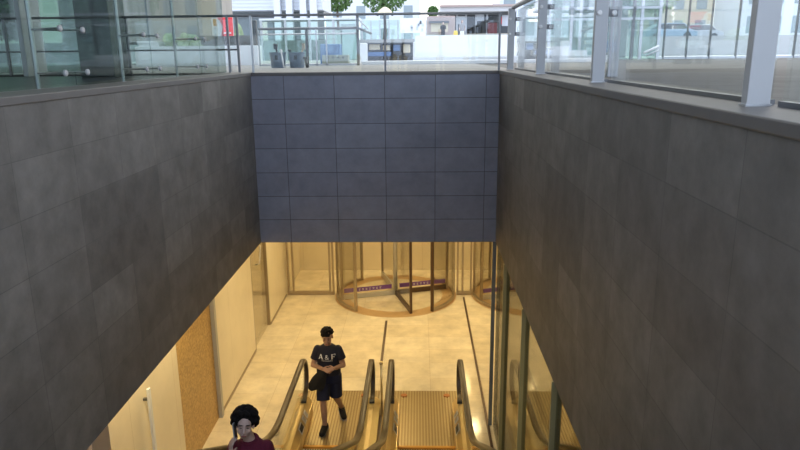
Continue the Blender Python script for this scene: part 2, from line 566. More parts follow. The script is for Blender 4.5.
def revolving_door(cx, cy_, label):
    t = thing('revolving_door', (cx, cy_, 0), label, 'revolving door', None)
    H = ZB

    def arc(a0, a1, r0, r1, z0, z1, n=20):
        mb = MB()
        A = [math.radians(a0 + (a1 - a0) * i / n) for i in range(n + 1)]
        mb.loft([[(cx + r * math.cos(a), cy_ + r * math.sin(a), z) for r, z in ((r0, z0), (r1, z0), (r1, z1), (r0, z1))] for a in A])
        return mb
    MB().lathe([(.0, 0), (R + .06, 0), (R + .06, .006), (0, .006)], (cx, cy_, 0), 64).build('floor_ring', S['ring'], t)
    MB().lathe([(.0, .006), (R - .27, .006), (R - .27, .009), (0, .009)], (cx, cy_, 0), 64).build('floor_disc', S['marble'], t)
    for a0, a1 in ((130, 232), (-52, 50)):
        g = arc(a0, a1, R - .006, R + .006, .06, H).build('curved_glass', S['glass_warm'], t, smooth=False)
        arc(a0, a1, R - .03, R + .03, .009, .07).build('base_rail', S['alu'], g)
    for a in (130, 232, -52, 50, 181, -1):
        x, y = cx + R * math.cos(math.radians(a)), cy_ + R * math.sin(math.radians(a))
        MB().tube([(x, y, .01), (x, y, H)], .04 if a in (232, -52, 130, 50) else .025, 8).build('drum_post', S['bronze'] if a == -52 else S['alu'], t)
    MB().tube([(cx, cy_, .01), (cx, cy_, H)], .055, 12).build('centre_post', S['steel'], t, smooth=True)
    for k, a in enumerate((-73, 17, 107, 197)):
        dx, dy = math.cos(math.radians(a)), math.sin(math.radians(a))
        p = lambda r, z: (cx + dx * r, cy_ + dy * r, z)
        wg = MB().bar(p(.05, 1.5), p(R - .09, 1.5), .012, 2.76).build('wing_glass', S['glass_warm'], t)
        fm = MB().bar(p(R - .09, .02), p(R - .09, H - .05), .05, .06, (dx, dy, 0))
        fm.build('wing_stile', S['bronze'] if k == 0 else S['alu'], wg)
        MB().bar(p(.05, .1 if k == 2 else .07), p(R - .09, .1 if k == 2 else .07), .045, .17 if k == 2 else .11).build('wing_rail', S['bronze'] if k in (0, 1) else S['steel'], wg)
        if k in (1, 3):
            st = MB().bar(p(.1, .225), p(R - .14, .225), .02, .1).build('purple_strip', S['purple'], wg)
            marks = MB()
            for i in range(7):
                r = .38 + i * .085
                sgn = 1 if k == 1 else 1
                c = Vector(p(r, .225))
                nrm = Vector((dy, -dx, 0)) if dx > 0 else Vector((-dy, dx, 0))
                c = c + nrm * .0115
                u = Vector((dx, dy, 0))
                marks.bar(c - u * .024 + Vector((0, 0, .015)), c + u * .024 + Vector((0, 0, .015)), .003, .009)
                marks.bar(c - u * .02 - Vector((0, 0, .017)), c + u * .022 - Vector((0, 0, .017)), .003, .008)
                marks.bar(c + Vector((0, 0, -.02)), c + Vector((0, 0, .02)), .003, .01)
            marks.build('white_lettering', S['white'], st)
    return t


revolving_door(-.56, FACADE, 'revolving door with purple strips on its wings beneath the dark back wall')
revolving_door(2.72, FACADE, 'revolving door seen through the glass wall beside the dark upright post')


def front_glazing(x0, x1, label, mull):
    t = thing('glazed_partition', ((x0 + x1) / 2, FACADE, 0), label, 'glazing')
    MB().box(x0, x1, FACADE - .006, FACADE + .006, .08, ZB).build('pane', S['glass_warm'], t)
    MB().box(x0, x1, FACADE - .035, FACADE + .035, 0, .09).build('bottom_rail', S['alu'], t)
    for x in mull:
        MB().box(x - .022, x + .022, FACADE - .04, FACADE + .04, 0, ZB).build('mullion', S['alu'], t)
    return t


front_glazing(HL + .02, -.56 - R - .075, 'flat glazed panel with framed door left of the revolving door', (HL + .05, -3.03, -2.14, -2.06))
front_glazing(-.56 + R + .075, 2.72 - R - .075, 'narrow flat glass panel between the two revolving doors', (.93, 1.05, 1.25))
front_glazing(2.72 + R + .075, HR - .01, 'flat glass panel beyond the second revolving door at the hall corner', (4.3, 5.2))

# glass wall under the right dark wall: pale fins, one dark post
gw = thing('glass_wall', (XR, 6.0, 0), 'clear glass wall with olive fins under the right dark wall', 'glass wall')
MB().box(1.075, 1.13, 9.31, 9.36, .01, ZB).build('post', S['sky_tint_steel'], gw, bevel=.004)
FINY = (8.25, 6.68, 5.05)
for y in FINY:
    MB().box(XR - .012, XR + .08, y - .012, y + .012, 0, ZB).build('fin', S['glass_edge'], gw, bevel=.003)
ys = (9.31, 8.25, 6.68, 5.05, 3.45, 1.8)
for k in range(5):
    MB().box(XR + .03, XR + .042, ys[k + 1] + .02, ys[k] - .02, .02, ZB).build('pane', S['glass_low'], gw)

# ------------------------------------------------------------------ escalators
Y0 = 8.8
SL = math.tan(math.radians(30))


def inc(y):
    """height of the step line at local y (0 at the comb, negative up the incline)"""
    a, c = -1.45, .55
    if y > a + c:
        return 0.0
    if y < a - c:
        return (a - y) * SL
    u = (a + c) - y
    return SL * u * u / (4 * c)


YE = -10.75      # top end, local


def samples(y1, y0, n=10):
    s = [y1]
    y = min(y1, -.8)
    if y1 > -.8:
        s += [0.0] if y1 > 0 else []
        s += [-.8]
    k = -.9
    while k > -2.1:
        s.append(k)
        k -= .1
    s += [-2.1, y0]
    return [v for i, v in enumerate(s) if i == 0 or v < s[i - 1] - 1e-6]


RB = .54         # handrail offset


def strip(mb, x0, x1, ya, yb, za, zb_):
    """band between heights za and zb over the step line"""
    mb.loft([[(x0, Y0 + y, inc(y) + za), (x1, Y0 + y, inc(y) + za), (x1, Y0 + y, inc(y) + zb_), (x0, Y0 + y, inc(y) + zb_)] for y in samples(ya, yb)])


def escalator():
    t = thing('escalator', (0, Y0, 0), '', 'escalator', 'escalators up to the street')
    # landing plate with ribs
    pl = MB().box(-.62, .62, Y0 - .1, Y0 + 1.6, 0, .012)
    n = 26
    rb_ = MB()
    for i in range(n):
        x = -.6 + 1.2 * (i + .5) / n
        rb_.box(x - .013, x + .013, Y0 - .09, Y0 + 1.58, .01, .024)
    plo = pl.build('landing_plate', S['groove'], t)
    rb_.build('plate_ribs', S['brass_dull'], plo)
    for x in (-.36, .36):
        MB().lathe([(.055, .0), (.055, .03), (.04, .034)], (x, Y0 + 1.42, 0), 20).build('orange_disc', S['orange'], t)
    MB().box(-.45, .45, Y0 - .14, Y0 - .09, .0, .03).build('comb_plate', S['comb'], t)
    # steps
    run, rise = .4, .4 * SL
    pos = [(-.13, -.46), (-.46, -.85), (-.85, -1.25)]
    k = 0
    proto = None

    def step(ya, yb, z, h):
        mb = MB().box(-.41, .41, Y0 + yb - .02, Y0 + ya, z - .03, z - .008)
        for i in range(22):
            x = -.4 + .8 * (i + .5) / 22
            mb.box(x - .01, x + .01, Y0 + yb, Y0 + ya, z - .01, z)
        mb.box(-.41, .41, Y0 + ya - .02, Y0 + ya - .002, z - h, z - .008)
        o = mb.build('step', S['tread'], t)
        MB().box(-.41, .41, Y0 + ya - .016, Y0 + ya + .001, z - .002, z + .003).build('yellow_edge', S['comb'], o)
        return o
    for a, b in pos:
        step(a, b, .005, .03)
    k = 1
    proto = None
    while True:
        ya = -1.45 - run * (k - 1) + .2
        z = rise * k
        ya = -1.45 - run * k + .0
        if z > 5.2:
            break
        if proto is None:
            z1, ya1 = z, ya
            step(-1.25, -1.45, .03, .03)
            proto = step(ya + 0.0, ya - run, z, rise + .02)
            k0 = k
        else:
            c = proto.copy()
            COL.objects.link(c)
            c.parent = t
            c.location = Vector(proto.location) + Vector((0, -run * (k - k0), rise * (k - k0)))
            for ch in proto.children:
                e = ch.copy()
                COL.objects.link(e)
                e.parent = c
        k += 1
    # cladding below the incline
    ysm = samples(-1.0, YE)
    poly = [(Y0 + y, inc(y) - .3) for y in ysm if inc(y) > .32] + [(Y0 + y, max(0.0, inc(y) - 1.1)) for y in reversed(ysm) if inc(y) > .32]
    MB().prism(poly, 0, -.66, .66).build('truss_cladding', S['steel'], t)
    for s in (-1, 1):
        x = s * RB
        # skirt, inner and outer decks
        sk = MB()
        strip(sk, s * .425, s * .44, .84, YE, -.02, .2)
        sk.build('skirt', S['brass'], t)
        dk = MB()
        prof = [(s * .43, .19), (s * (RB - .035), .3), (s * (RB + .035), .3), (s * .67, .24), (s * .67, 0), (s * .655, 0), (s * .655, .22), (s * .43, .16)]
        rings = []
        for y in samples(.88, YE):
            zoff = inc(y)
            rings.append([(px, Y0 + y, max(0.0, pz + zoff - (.35 if pz == 0 else 0))) for px, pz in prof])
        dk.loft(rings)
        dko = dk.build('deck', S['brass'], t)
        for j, (ya, yb) in enumerate(((.46, .34), (.3, .18), (.1, -.12))):
            lb = MB().add([(s * .429, Y0 + ya, .208), (s * .429, Y0 + yb, .208), (s * (RB - .054), Y0 + yb, .305), (s * (RB - .054), Y0 + ya, .305)], [(0, 1, 2, 3)])
            lo = lb.build('notice_label', S['white'], dko)
            q = .02
            lk = MB().add([(s * .437, Y0 + ya - q, .222), (s * .437, Y0 + yb + q, .222), (s * (RB - .069), Y0 + yb + q, .296), (s * (RB - .069), Y0 + ya - q, .296)], [(0, 1, 2, 3)])
            lk.v = [v + Vector((-s * .002, 0, .003)) for v in lk.v]
            lk.build('notice_symbol', S['black'] if j == 2 else S['steel'], lo)
        # glass balustrade with a rounded newel end
        cyn, rr, czn = .7, .335, .64
        top = [(y, inc(y) + czn + rr) for y in samples(cyn, YE)]
        arc = [(cyn + rr * math.cos(a), czn + rr * math.sin(a)) for a in [PI / 2 - PI * i / 16 for i in range(17)]]
        bot = [(y, inc(y) + .29) for y in samples(cyn, YE)]
        gm = MB()
        rings = []
        for y in samples(cyn, YE):
            z = inc(y)
            rings.append([(x - .006, Y0 + y, z + .29), (x + .006, Y0 + y, z + .29), (x + .006, Y0 + y, z + czn + rr - .02), (x - .006, Y0 + y, z + czn + rr - .02)])
        gm.loft(rings)
        gm.prism([(Y0 + cyn + (rr - .02) * math.cos(a), czn + (rr - .02) * math.sin(a)) for a in [-PI / 2 + PI * i / 16 for i in range(17)]], 0, x - .006, x + .006)
        gm.build('glass_balustrade', S['glass'], t)
        pts = [(x, Y0 + y, z) for y, z in reversed(top)] + [(x, Y0 + a, b) for a, b in arc[1:]]
        rings = []
        for i, p in enumerate(pts):
            p = Vector(p)
            d = (Vector(pts[min(i + 1, len(pts) - 1)]) - Vector(pts[max(i - 1, 0)])).normalized()
            a = Vector((1, 0, 0))
            b = a.cross(d).normalized()
            rings.append([p + a * .042 * math.copysign(abs(math.cos(q)) ** .6, math.cos(q)) + b * .026 * math.copysign(abs(math.sin(q)) ** .6, math.sin(q)) for q in [2 * PI * j / 12 for j in range(12)]])
        MB().loft(rings).build('handrail', S['rail'], t, smooth=True)
        MB().box(x - .046, x + .046, Y0 + cyn - .05, Y0 + cyn + .03, .28, .34).build('handrail_inlet', S['black'], t, bevel=.015)
    return t


esc = escalator()
esc.location.x = .105
esc['label'] = 'empty gold escalator in the middle of the three'
dup(esc, (-1.395, 0, 0), 'gold escalator that the man in shorts is stepping onto')
dup(esc, (1.93, 0, 0), 'gold escalator behind the glass wall with pale fins')

# glass barrier between the two escalators
t = thing('glass_barrier', (-.595, 10.4, 0), 'thin glass barrier with dark top rail between the two open escalators', 'barrier')
MB().box(-.6, -.59, 9.62, 11.35, .06, .88).build('pane', S['glass'], t)
MB().box(-.615, -.575, 9.6, 11.37, .88, .905).build('top_rail', S['bronze'], t)
MB().tube([(-.595, 9.6, 0), (-.595, 9.6, .89)], .018).build('post', S['brass'], t, smooth=True)
MB().ell((-.595, 9.6, .92), (.032, .032, .032)).build('knob', S['brass'], t, smooth=True)

# ------------------------------------------------------------------ people


def frame_rot(f, up=(0, 0, 1)):
    f = Vector(f).normalized()
    x = f.cross(Vector(up)).normalized()
    z = x.cross(f)
    return Matrix((x, f, z)).transposed()      # columns: right of the figure's view, forward, up


def add_head(mb, c, rot, s=1.0):
    """skull, jaw, nose, ears; local y is forward (face), x sideways, z up"""
    P = lambda x, y, z: Vector(c) + rot @ Vector((x * s, y * s, z * s))
    E = lambda p, r: mb.ell(P(*p), tuple(q * s for q in r), rot)
    E((0, -.012, .03), (.076, .096, .088))
    E((0, .022, -.03), (.062, .07, .078))
    E((0, .045, -.085), (.038, .036, .03))
    E((-.035, .045, -.035), (.03, .035, .035))
    E((.035, .045, -.035), (.03, .035, .035))
    E((0, .062, .034), (.056, .022, .02))
    mb.cap(P(0, .085, .018), P(0, .108, -.03), .01 * s, .016 * s)
    E((0, .09, -.068), (.024, .012, .012))
    for x in (-1, 1):
        E((x * .078, -.01, -.012), (.012, .024, .036))
    return P


def face_parts(P, rot, body, s=1.0):
    for x in (-1, 1):
        MB().ell(P(x * .031, .083, .004), (.0125 * s, .006 * s, .0045 * s), rot).build('eye', S['eye'], body, smooth=True)
        MB().ell(P(x * .032, .0865, .032), (.018 * s, .006 * s, .003 * s), rot).build('eyebrow', S['hair'], body, smooth=True)
    MB().ell(P(0, .1, -.066), (.024 * s, .008 * s, .007 * s), rot).build('mouth', S['lip'], body, smooth=True)


def add_hand(mb, wrist, direc, palm_n, s=1.0, curl=.6, side=1):
    """palm, four fingers and a thumb; direc towards the fingertips, palm_n out of the palm, side the thumb's side"""
    d = Vector(direc).normalized()
    n = Vector(palm_n)
    n = (n - d * n.dot(d)).normalized()
    x = d.cross(n).normalized() * side
    W = Vector(wrist)
    ctr = W + d * .05 * s
    R3 = Matrix((x, d, n)).transposed()
    mb.ell(ctr, (.038 * s, .05 * s, .016 * s), R3)
    mb.ell(W + d * .075 * s, (.04 * s, .022 * s, .014 * s), R3)
    for i, (off, ln) in enumerate(((.03, .072), (.01, .08), (-.01, .075), (-.03, .06))):
        a = W + d * .085 * s + x * off * s
        q = d.copy()
        seg = [ln * .45, ln * .32, ln * .23]
        for j, sg in enumerate(seg):
            ang = curl * (.6 + .5 * j)
            q = (d * math.cos(ang) + n * math.sin(ang)).normalized()
            b = a + q * sg * s
            mb.cap(a, b, (.0095 - .0008 * j) * s, (.0088 - .0008 * j) * s, 8)
            a = b
    a = W + d * .025 * s + x * .03 * s
    b = a + (d * .55 + x * .7 + n * .3).normalized() * .04 * s
    c = b + (d * .85 + x * .15 + n * .5).normalized() * .032 * s
    mb.cap(a, b, .013 * s, .011 * s, 8)
    mb.cap(b, c, .011 * s, .009 * s, 8)


# ---- the man stepping onto the escalator
mx, my = -1.385, 9.32
man = thing('person', (mx, my, .02), 'person in navy lettered t-shirt and shorts stepping onto the escalator', 'person')
mb = MB()
hc = Vector((mx + .005, my - .05, 1.585))
hrot = frame_rot((.0, -1, -.34))
P = add_head(mb, hc, hrot, 1.06)
mb.cap((mx, my, 1.4), hc + Vector((0, .02, -.06)), .058, .052)
mb.stack([(mx, my, .86, .15, .105), (mx, my, .98, .165, .115), (mx, my, 1.1, .16, .11), (mx, my - .01, 1.26, .17, .12), (mx, my, 1.35, .16, .105), (mx, my, 1.41, .09, .07)])
SH = [(mx - .165, my, 1.355), (mx + .165, my, 1.355)]
EL = [(mx - .24, my - .03, 1.085), (mx + .24, my - .03, 1.085)]
WR = [(mx - .06, my - .25, 1.125), (mx + .13, my - .25, 1.135)]
for s_, e_, w_ in zip(SH, EL, WR):
    mb.cap(s_, e_, .058, .043)
    mb.cap(e_, w_, .043, .028)
add_hand(mb, WR[0], (.85, -.35, -.1), (0, .8, -.6), 1.0, .75, 1)
add_hand(mb, WR[1], (-.85, -.35, -.1), (0, .8, -.6), 1.0, .75, -1)
HP = [(mx - .095, my, .88), (mx + .095, my + .01, .88)]
KN = [(mx - .085, my - .17, .5), (mx + .1, my + .02, .49)]
AN = [(mx - .07, my - .19, .1), (mx + .15, my + .3, .15)]
for h_, k_, a_ in zip(HP, KN, AN):
    mb.cap(h_, k_, .088, .056)
    kk, aa = Vector(k_), Vector(a_)
    mid = kk.lerp(aa, .3) + Vector((0, .018, 0))
    mb.cap(kk, mid, .054, .056)
    mb.cap(mid, aa, .056, .036)
FT = [((mx - .07, my - .17, .07), (mx - .095, my - .36, .05)), ((mx + .15, my + .3, .12), (mx + .2, my + .16, .05))]
for a_, b_ in FT:
    mb.cap(a_, b_, .04, .036)
body = mb.build('body', S['skin_m'], man, smooth=True, remesh=.006, relax=3)
face_parts(P, hrot, body, 1.06)
# hair: short, full on top
hb = MB()
hb.ell(P(0, -.036, .05), (.088, .096, .094), hrot)
rnd = random.Random(11)
for i in range(46):
    a, b = rnd.uniform(0, 2 * PI), rnd.uniform(.15, 1)
    r = math.sqrt(1 - b * b)
    hb.ell(P(r * math.cos(a) * .085, -.012 + r * math.sin(a) * .1, .05 + b * .09), (.026, .026, .02), None, 8, 6)
for x in (-.05, -.02, .01, .04):
    hb.ell(P(x, .068, .105), (.024, .022, .02), hrot, 8, 6)
hair = hb.build('hair', S['hair'], man, smooth=True, remesh=.007, relax=2)
# trim the hair off the face
bm = bmesh.new()
bm.from_mesh(hair.data)
off = Vector(man.location)
pl_co = P(0, .09, .07) - off
bmesh.ops.bisect_plane(bm, geom=bm.verts[:] + bm.edges[:] + bm.faces[:], plane_co=pl_co, plane_no=hrot @ Vector((0, 1, -.9)), clear_outer=True)
bm.to_mesh(hair.data)
bm.free()
# t-shirt
sb = MB()
sb.stack([(mx, my, .93, .195, .145), (mx, my, 1.0, .195, .145), (mx, my, 1.12, .18, .138), (mx, my - .01, 1.26, .188, .142), (mx, my, 1.345, .18, .122), (mx, my, 1.4, .13, .095), (mx, my, 1.432, .08, .073)])
for s_, e_ in zip(SH, EL):
    s3, e3 = Vector(s_), Vector(e_)
    sb.cap(s3, s3.lerp(e3, .15), .062, .064)
    sb.frustum(s3, s3.lerp(e3, .62), .064, .078)
shirt = sb.build('t_shirt', S['navy'], man, smooth=True, remesh=.009, relax=3)
# shorts
sb = MB()
sb.stack([(mx, my, .8, .185, .14), (mx, my, .97, .182, .135)])
for h_, k_ in zip(HP, KN):
    h3, k3 = Vector(h_), Vector(k_)
    sb.frustum(h3 + Vector((0, 0, .03)), h3.lerp(k3, .92), .112, .106)
sb.build('shorts', S['navy2'], man, smooth=True, remesh=.009, relax=3)
# shoes
for k_, (a_, b_) in enumerate(FT):
    a3, b3 = Vector(a_), Vector(b_)
    d = (b3 - a3).normalized()
    sm = MB()
    sm.cap(a3 + Vector((0, .025, .0)), a3 + Vector((0, .01, .03)), .05, .044)
    sm.cap(a3 - d * .02, b3, .054, .05)
    sh = sm.build('shoe', S['jacket'], man, smooth=True, remesh=.008, relax=2)
    so = MB()
    pz = Vector((0, 0, -.042)) if k_ == 0 else Vector((0, -.03, -.035))
    so.bar(a3 - d * .06 + pz, b3 + d * .05 + pz, .1, .028)
    so.build('sole', S['sole'], sh, bevel=.01)
    tie = MB()
    for q in (.35, .55, .75):
        c3 = a3.lerp(b3, q) + Vector((0, -.004, .046))
        tie.tube([c3 + Vector((-.025, 0, -.006)), c3, c3 + Vector((.025, 0, -.006))], .004, 6)
    tie.build('laces', S['sole'], sh)
# chest lettering A & F, laid onto the shirt
def glyph(mb_, kind, x, z, h):
    def st(ax, az, bx, bz, wd):
        a, b = Vector((x + ax * h, 0, z + az * h)), Vector((x + bx * h, 0, z + bz * h))
        d = (b - a).normalized()
        nrm = Vector((-d.z, 0, d.x)) * wd * h / 2
        n = max(1, int((b - a).length / .008))
        for i in range(n):
            p, q = a.lerp(b, i / n), a.lerp(b, (i + 1) / n)
            mb_.add([p - nrm, q - nrm, q + nrm, p + nrm], [(0, 1, 2, 3)])
    if kind == 'A':
        st(-.36, 0, 0, 1, .1); st(.36, 0, 0, 1, .2); st(-.22, .34, .22, .34, .09)
        st(-.52, .03, -.2, .03, .07); st(.18, .03, .54, .03, .07)
    elif kind == 'F':
        st(-.2, 0, -.2, 1, .2); st(-.36, .965, .42, .965, .08); st(-.2, .52, .24, .52, .09)
        st(.4, .98, .4, .72, .08); st(.24, .64, .24, .4, .07); st(-.38, .03, .02, .03, .07)
    else:
        pts = [(.42, .02), (-.2, .68), (-.2, .88), (-.04, .98), (.12, .88), (.1, .7), (-.3, .42), (-.36, .2), (-.2, .03), (.06, .03), (.3, .25), (.38, .48)]
        for a, b in zip(pts, pts[1:]):
            st(a[0], a[1], b[0], b[1], .12)
lt = MB()
glyph(lt, 'A', mx - .1, 1.235, .078)
glyph(lt, '&', mx - .003, 1.235, .07)
glyph(lt, 'F', mx + .095, 1.235, .078)
for i in range(12):
    x0 = mx - .085 + i * .0145
    lt.add([(x0, 0, 1.205), (x0 + .0105, 0, 1.205), (x0 + .0105, 0, 1.215), (x0, 0, 1.215)], [(0, 1, 2, 3)])
dgx = bpy.context.evaluated_depsgraph_get()
dgx.update()
for v in lt.v:
    hit, loc, nr, fi = shirt.ray_cast(Vector((v.x, my - 1, v.z)) - off, Vector((0, 1, 0)))
    v.y = (loc.y + off.y - .004) if hit else my - .14
lt.build('lettering', S['white'], shirt)

# jacket carried in front of the hip
jb = MB()
jx, jy = mx - .115, my - .25
rings = []
for k, (z, hw, th, dx) in enumerate(((1.05, .05, .03, .08), (.99, .085, .045, .04), (.92, .11, .05, .0), (.84, .13, .045, -.03), (.77, .12, .04, -.05), (.735, .08, .03, -.06))):
    ring = []
    for i in range(28):
        a = 2 * PI * i / 28
        wob = 1 + .18 * math.sin(5 * a + k)
        ring.append((jx + dx + hw * math.cos(a), jy + th * wob * math.sin(a), z + .02 * math.sin(3 * a)))
    rings.append(ring)
man.scale = (.955, .955, .955)
tag(jb.loft(rings).build('jacket', S['jacket'], None, smooth=True, remesh=.01, relax=2), 'black folded jacket hanging from the walking man\'s hands', 'jacket')

# ---- the woman with a phone
lx, ly, lz = -1.475, 5.12, 1.16
wo = thing('person', (lx, ly, lz), 'person with short black curly hair and dark red top talking on a phone', 'person')
mb = MB()
hc = Vector((lx - .02, ly - .05, lz + 1.39))
hrot = frame_rot((.2, -1, .1), (.1, 0, 1))
P = add_head(mb, hc, hrot, .93)
mb.cap((lx, ly, lz + 1.2), hc + Vector((0, .02, -.06)), .052, .048)
zz = lambda h: lz + h
mb.stack([(lx, ly, zz(.72), .16, .12), (lx, ly, zz(.86), .15, .11), (lx, ly, zz(1.05), .15, .115), (lx, ly, zz(1.15), .135, .095), (lx, ly, zz(1.22), .08, .06)])
SH = [(lx - .135, ly, zz(1.15)), (lx + .145, ly, zz(1.15))]
EL = [(lx - .2, ly - .16, zz(.96)), (lx + .2, ly + .0, zz(.88))]
WR = [(lx - .125, ly - .17, zz(1.195)), (lx + .19, ly - .14, zz(.68))]
for s_, e_, w_ in zip(SH, EL, WR):
    mb.cap(s_, e_, .05, .038)
    mb.cap(e_, w_, .04, .026)
add_hand(mb, WR[0], (.12, .1, 1), (.75, .55, -.1), .9, .6, -1)
add_hand(mb, WR[1], (0, -.2, -1), (-1, 0, 0), .9, .4, 1)
HP = [(lx - .085, ly, zz(.76)), (lx + .085, ly, zz(.76))]
KN = [(lx - .085, ly - .02, zz(.42)), (lx + .085, ly - .02, zz(.42))]
AN = [(lx - .08, ly, zz(.08)), (lx + .08, ly, zz(.08))]
for h_, k_, a_ in zip(HP, KN, AN):
    mb.cap(h_, k_, .085, .055)
    mb.cap(k_, a_, .054, .034)
    mb.cap((a_[0], a_[1], zz(.045)), (a_[0], a_[1] - .12, zz(.035)), .036, .03)
body = mb.build('body', S['skin_f'], wo, smooth=True, remesh=.0055, relax=2)
face_parts(P, hrot, body, .93)
# curly hair
hb = MB()
hb.ell(P(0, -.04, .05), (.1, .1, .1), hrot)
rnd = random.Random(3)
for i in range(150):
    a, b = rnd.uniform(0, 2 * PI), rnd.uniform(-.55, 1.0)
    r = math.sqrt(max(0, 1 - b * b))
    x, y, z = r * math.cos(a), r * math.sin(a), b
    if y > .45 and z < .5:
        continue
    if z < -.35 and y > -.1:
        continue
    hb.ell(P(x * .112, -.025 + y * .108, .04 + z * .115), (.026, .026, .026), None, 8, 6)
hb.build('hair', S['hair'], wo, smooth=True, remesh=.006, relax=1)
# top
sb = MB()
sb.stack([(lx, ly, zz(.62), .2, .16), (lx, ly, zz(.85), .185, .145), (lx, ly - .01, zz(1.03), .168, .15), (lx, ly, zz(1.13), .158, .12), (lx, ly, zz(1.19), .12, .085), (lx, ly, zz(1.228), .075, .066)])
for i_, (s_, e_, w_) in enumerate(zip(SH, EL, WR)):
    s3, e3, w3 = Vector(s_), Vector(e_), Vector(w_)
    sb.cap(s3, e3, .06, .055)
    sb.frustum(e3, e3.lerp(w3, .45 if i_ == 0 else .75), .055, .048)
sb.build('top', S['maroon'], wo, smooth=True, remesh=.008, relax=3)
# collar
cb = MB()
cb.tube([(lx + .072 * math.cos(a), ly - .005 + .066 * math.sin(a), zz(1.225) + .012 * math.sin(a)) for a in [2 * PI * i / 24 for i in range(25)]], .012, 8)
cb.build('collar', S['maroon'], wo, smooth=True)
# trousers and shoes
sb = MB()
sb.stack([(lx, ly, zz(.6), .17, .13), (lx, ly, zz(.8), .165, .125)])
for h_, k_, a_ in zip(HP, KN, AN):
    sb.frustum(h_, k_, .1, .075)
    sb.frustum(k_, a_, .075, .06)
sb.build('trousers', S['jacket'], wo, smooth=True, remesh=.01, relax=2)
for a_ in AN:
    MB().cap((a_[0], a_[1] + .01, zz(.05)), (a_[0], a_[1] - .13, zz(.042)), .048, .04).build('shoe', S['black'], wo, smooth=True)
# phone
pc = P(.084, .055, -.035)
pt = thing('mobile_phone', pc, 'slim grey mobile phone held to the ear of the woman in red', 'phone')
u = Vector((.1, -.12, -1)).normalized()
MB().bar(pc - u * .075, pc + u * .075, .012, .068, (0, 1, .1)).build('case', mat('grey_phone_shell', (.4, .45, .52), .3, .3), pt, bevel=.004)
MB().bar(pc - u * .07 + Vector((.007, 0, 0)), pc + u * .07 + Vector((.007, 0, 0)), .002, .06, (0, 1, .1)).build('screen', S['black'], pt)

# ------------------------------------------------------------------ balustrades of the street level
# right side: steel fins with glass between, on the coping
FZ = 6.22
FY = (9.71, 7.31, 4.98, 2.64, .3)
GX = XR + .19
rbal = thing('glass_balustrade', (GX, 5.0, ZT), 'glass balustrade with light steel uprights on the right coping', 'balustrade')
for k, y in enumerate(FY[:4]):
    up_ = MB().box(GX - .045, GX + .045, y - .025, y + .025, ZT, FZ).build('upright', S['steel_light'], rbal, bevel=.004)
    MB().box(GX - .05, GX + .05, y - .03, y + .03, ZT, ZT + .008).build('base_plate', S['steel'], up_)
    for z in (5.88, 6.08):
        MB().box(GX + .045, GX + .12, y + .0, y + .02, z - .025, z + .025).build('clamp', S['steel_dark'], up_)
        for xx in (-.02, .09):
            bb = MB()
            bb.lathe([(.018, 0), (.018, .012), (.012, .016)], (0, 0, 0), 16)
            bb.v = [Vector((GX + xx + v.x, (y - .025 if xx < 0 else y) - v.z, z + v.y)) for v in bb.v]
            bb.build('bolt', S['white'], up_)
for k in range(4):
    pn = MB().box(GX + .075, GX + .09, FY[k + 1] + .05, FY[k] - .05, ZT + .012, FZ - .02).build('pane', S['glass'], rbal)
    MB().box(GX + .06, GX + .1, FY[k + 1] + .05, FY[k] - .05, ZT, ZT + .02).build('base_channel', S['steel_dark'], pn)
MB().tube([(GX + .03, .0, FZ + .02), (GX + .03, 9.76, FZ + .02)], .03, 12).build('handrail', S['steel_dark'], rbal, smooth=True)

# back balustrade along the edge over the dark wall
BY = YB + .12
zr = at(385, 14, BY).z
t = thing('back_balustrade', (-2.4, BY, ZT), 'long dark railed glass balustrade along the far edge of the pit', 'balustrade')
xl, xr = -7.5, XR + .1
MB().tube([(xl, BY, zr), (xr, BY, zr)], .017, 10).build('top_rail', S['rail_grey'], t, smooth=True)
pxs = [at(385, 40, BY).x, at(499.5, 40, BY).x, at(252, 45, BY).x, at(238, 45, BY).x, at(228.5, 45, BY).x]
for i, x in enumerate(pxs):
    MB().box(x - .014, x + .014, BY - .02, BY + .02, ZT - .02, zr).build('post', S['steel'] if i in (2,) else S['rail_grey'], t)
for x in (-4.0, -5.7, -7.4):
    MB().box(x - .014, x + .014, BY - .02, BY + .02, ZT - .02, zr).build('post', S['steel_dark'], t)
zm = at(150, 50.5, BY).z
MB().tube([(xl, BY, zm), (at(238, 45, BY).x, BY, zm)], .012, 8).build('middle_rail', S['steel_dark'], t, smooth=True)
xs = [xl, -5.7, -4.0, pxs[3], pxs[0], pxs[1]]
for a, b in zip(xs, xs[1:]):
    MB().box(a + .03, b - .03, BY - .006, BY + .006, ZT + .0, zr - .05).build('pane', S['glass'], t)

# left side: tall point-fixed glass
LX = XL - .33
LYS = (9.3, 8.23, 6.7, 5.17, 3.64, 2.1)
lg = thing('point_fixed_glazing', (LX, 5.0, ZT), 'tall greenish point-fixed glazing standing on the left coping', 'glazing')
for k in range(5):
    MB().box(LX - .007, LX + .007, LYS[k + 1] + .008, LYS[k] - .008, ZT + .005, 7.6).build('pane', S['glass_left'], lg)
for k, y in enumerate((8.23, 6.7, 5.17)):
    st_ = MB().tube([(LX - .3, y, ZT - .03), (LX - .3, y, 7.4)], .018, 8).build('post', S['steel'], lg)
    for z in (5.5, 5.82):
        for s in (-1, 1):
            MB().tube([(LX - .3, y, z), (LX - .12, y + s * .13, z), (LX - .008, y + s * .17, z)], .008, 8).build('arm', S['steel'], st_)
            dk = MB()
            dk.lathe([(.024, 0), (.024, .014), (.016, .02)], (0, 0, 0), 16)
            dk.v = [Vector((LX + .007 + v.z, y + s * .17 + v.x, z + v.y)) for v in dk.v]
            dk.build('disc', S['steel_light'], st_)

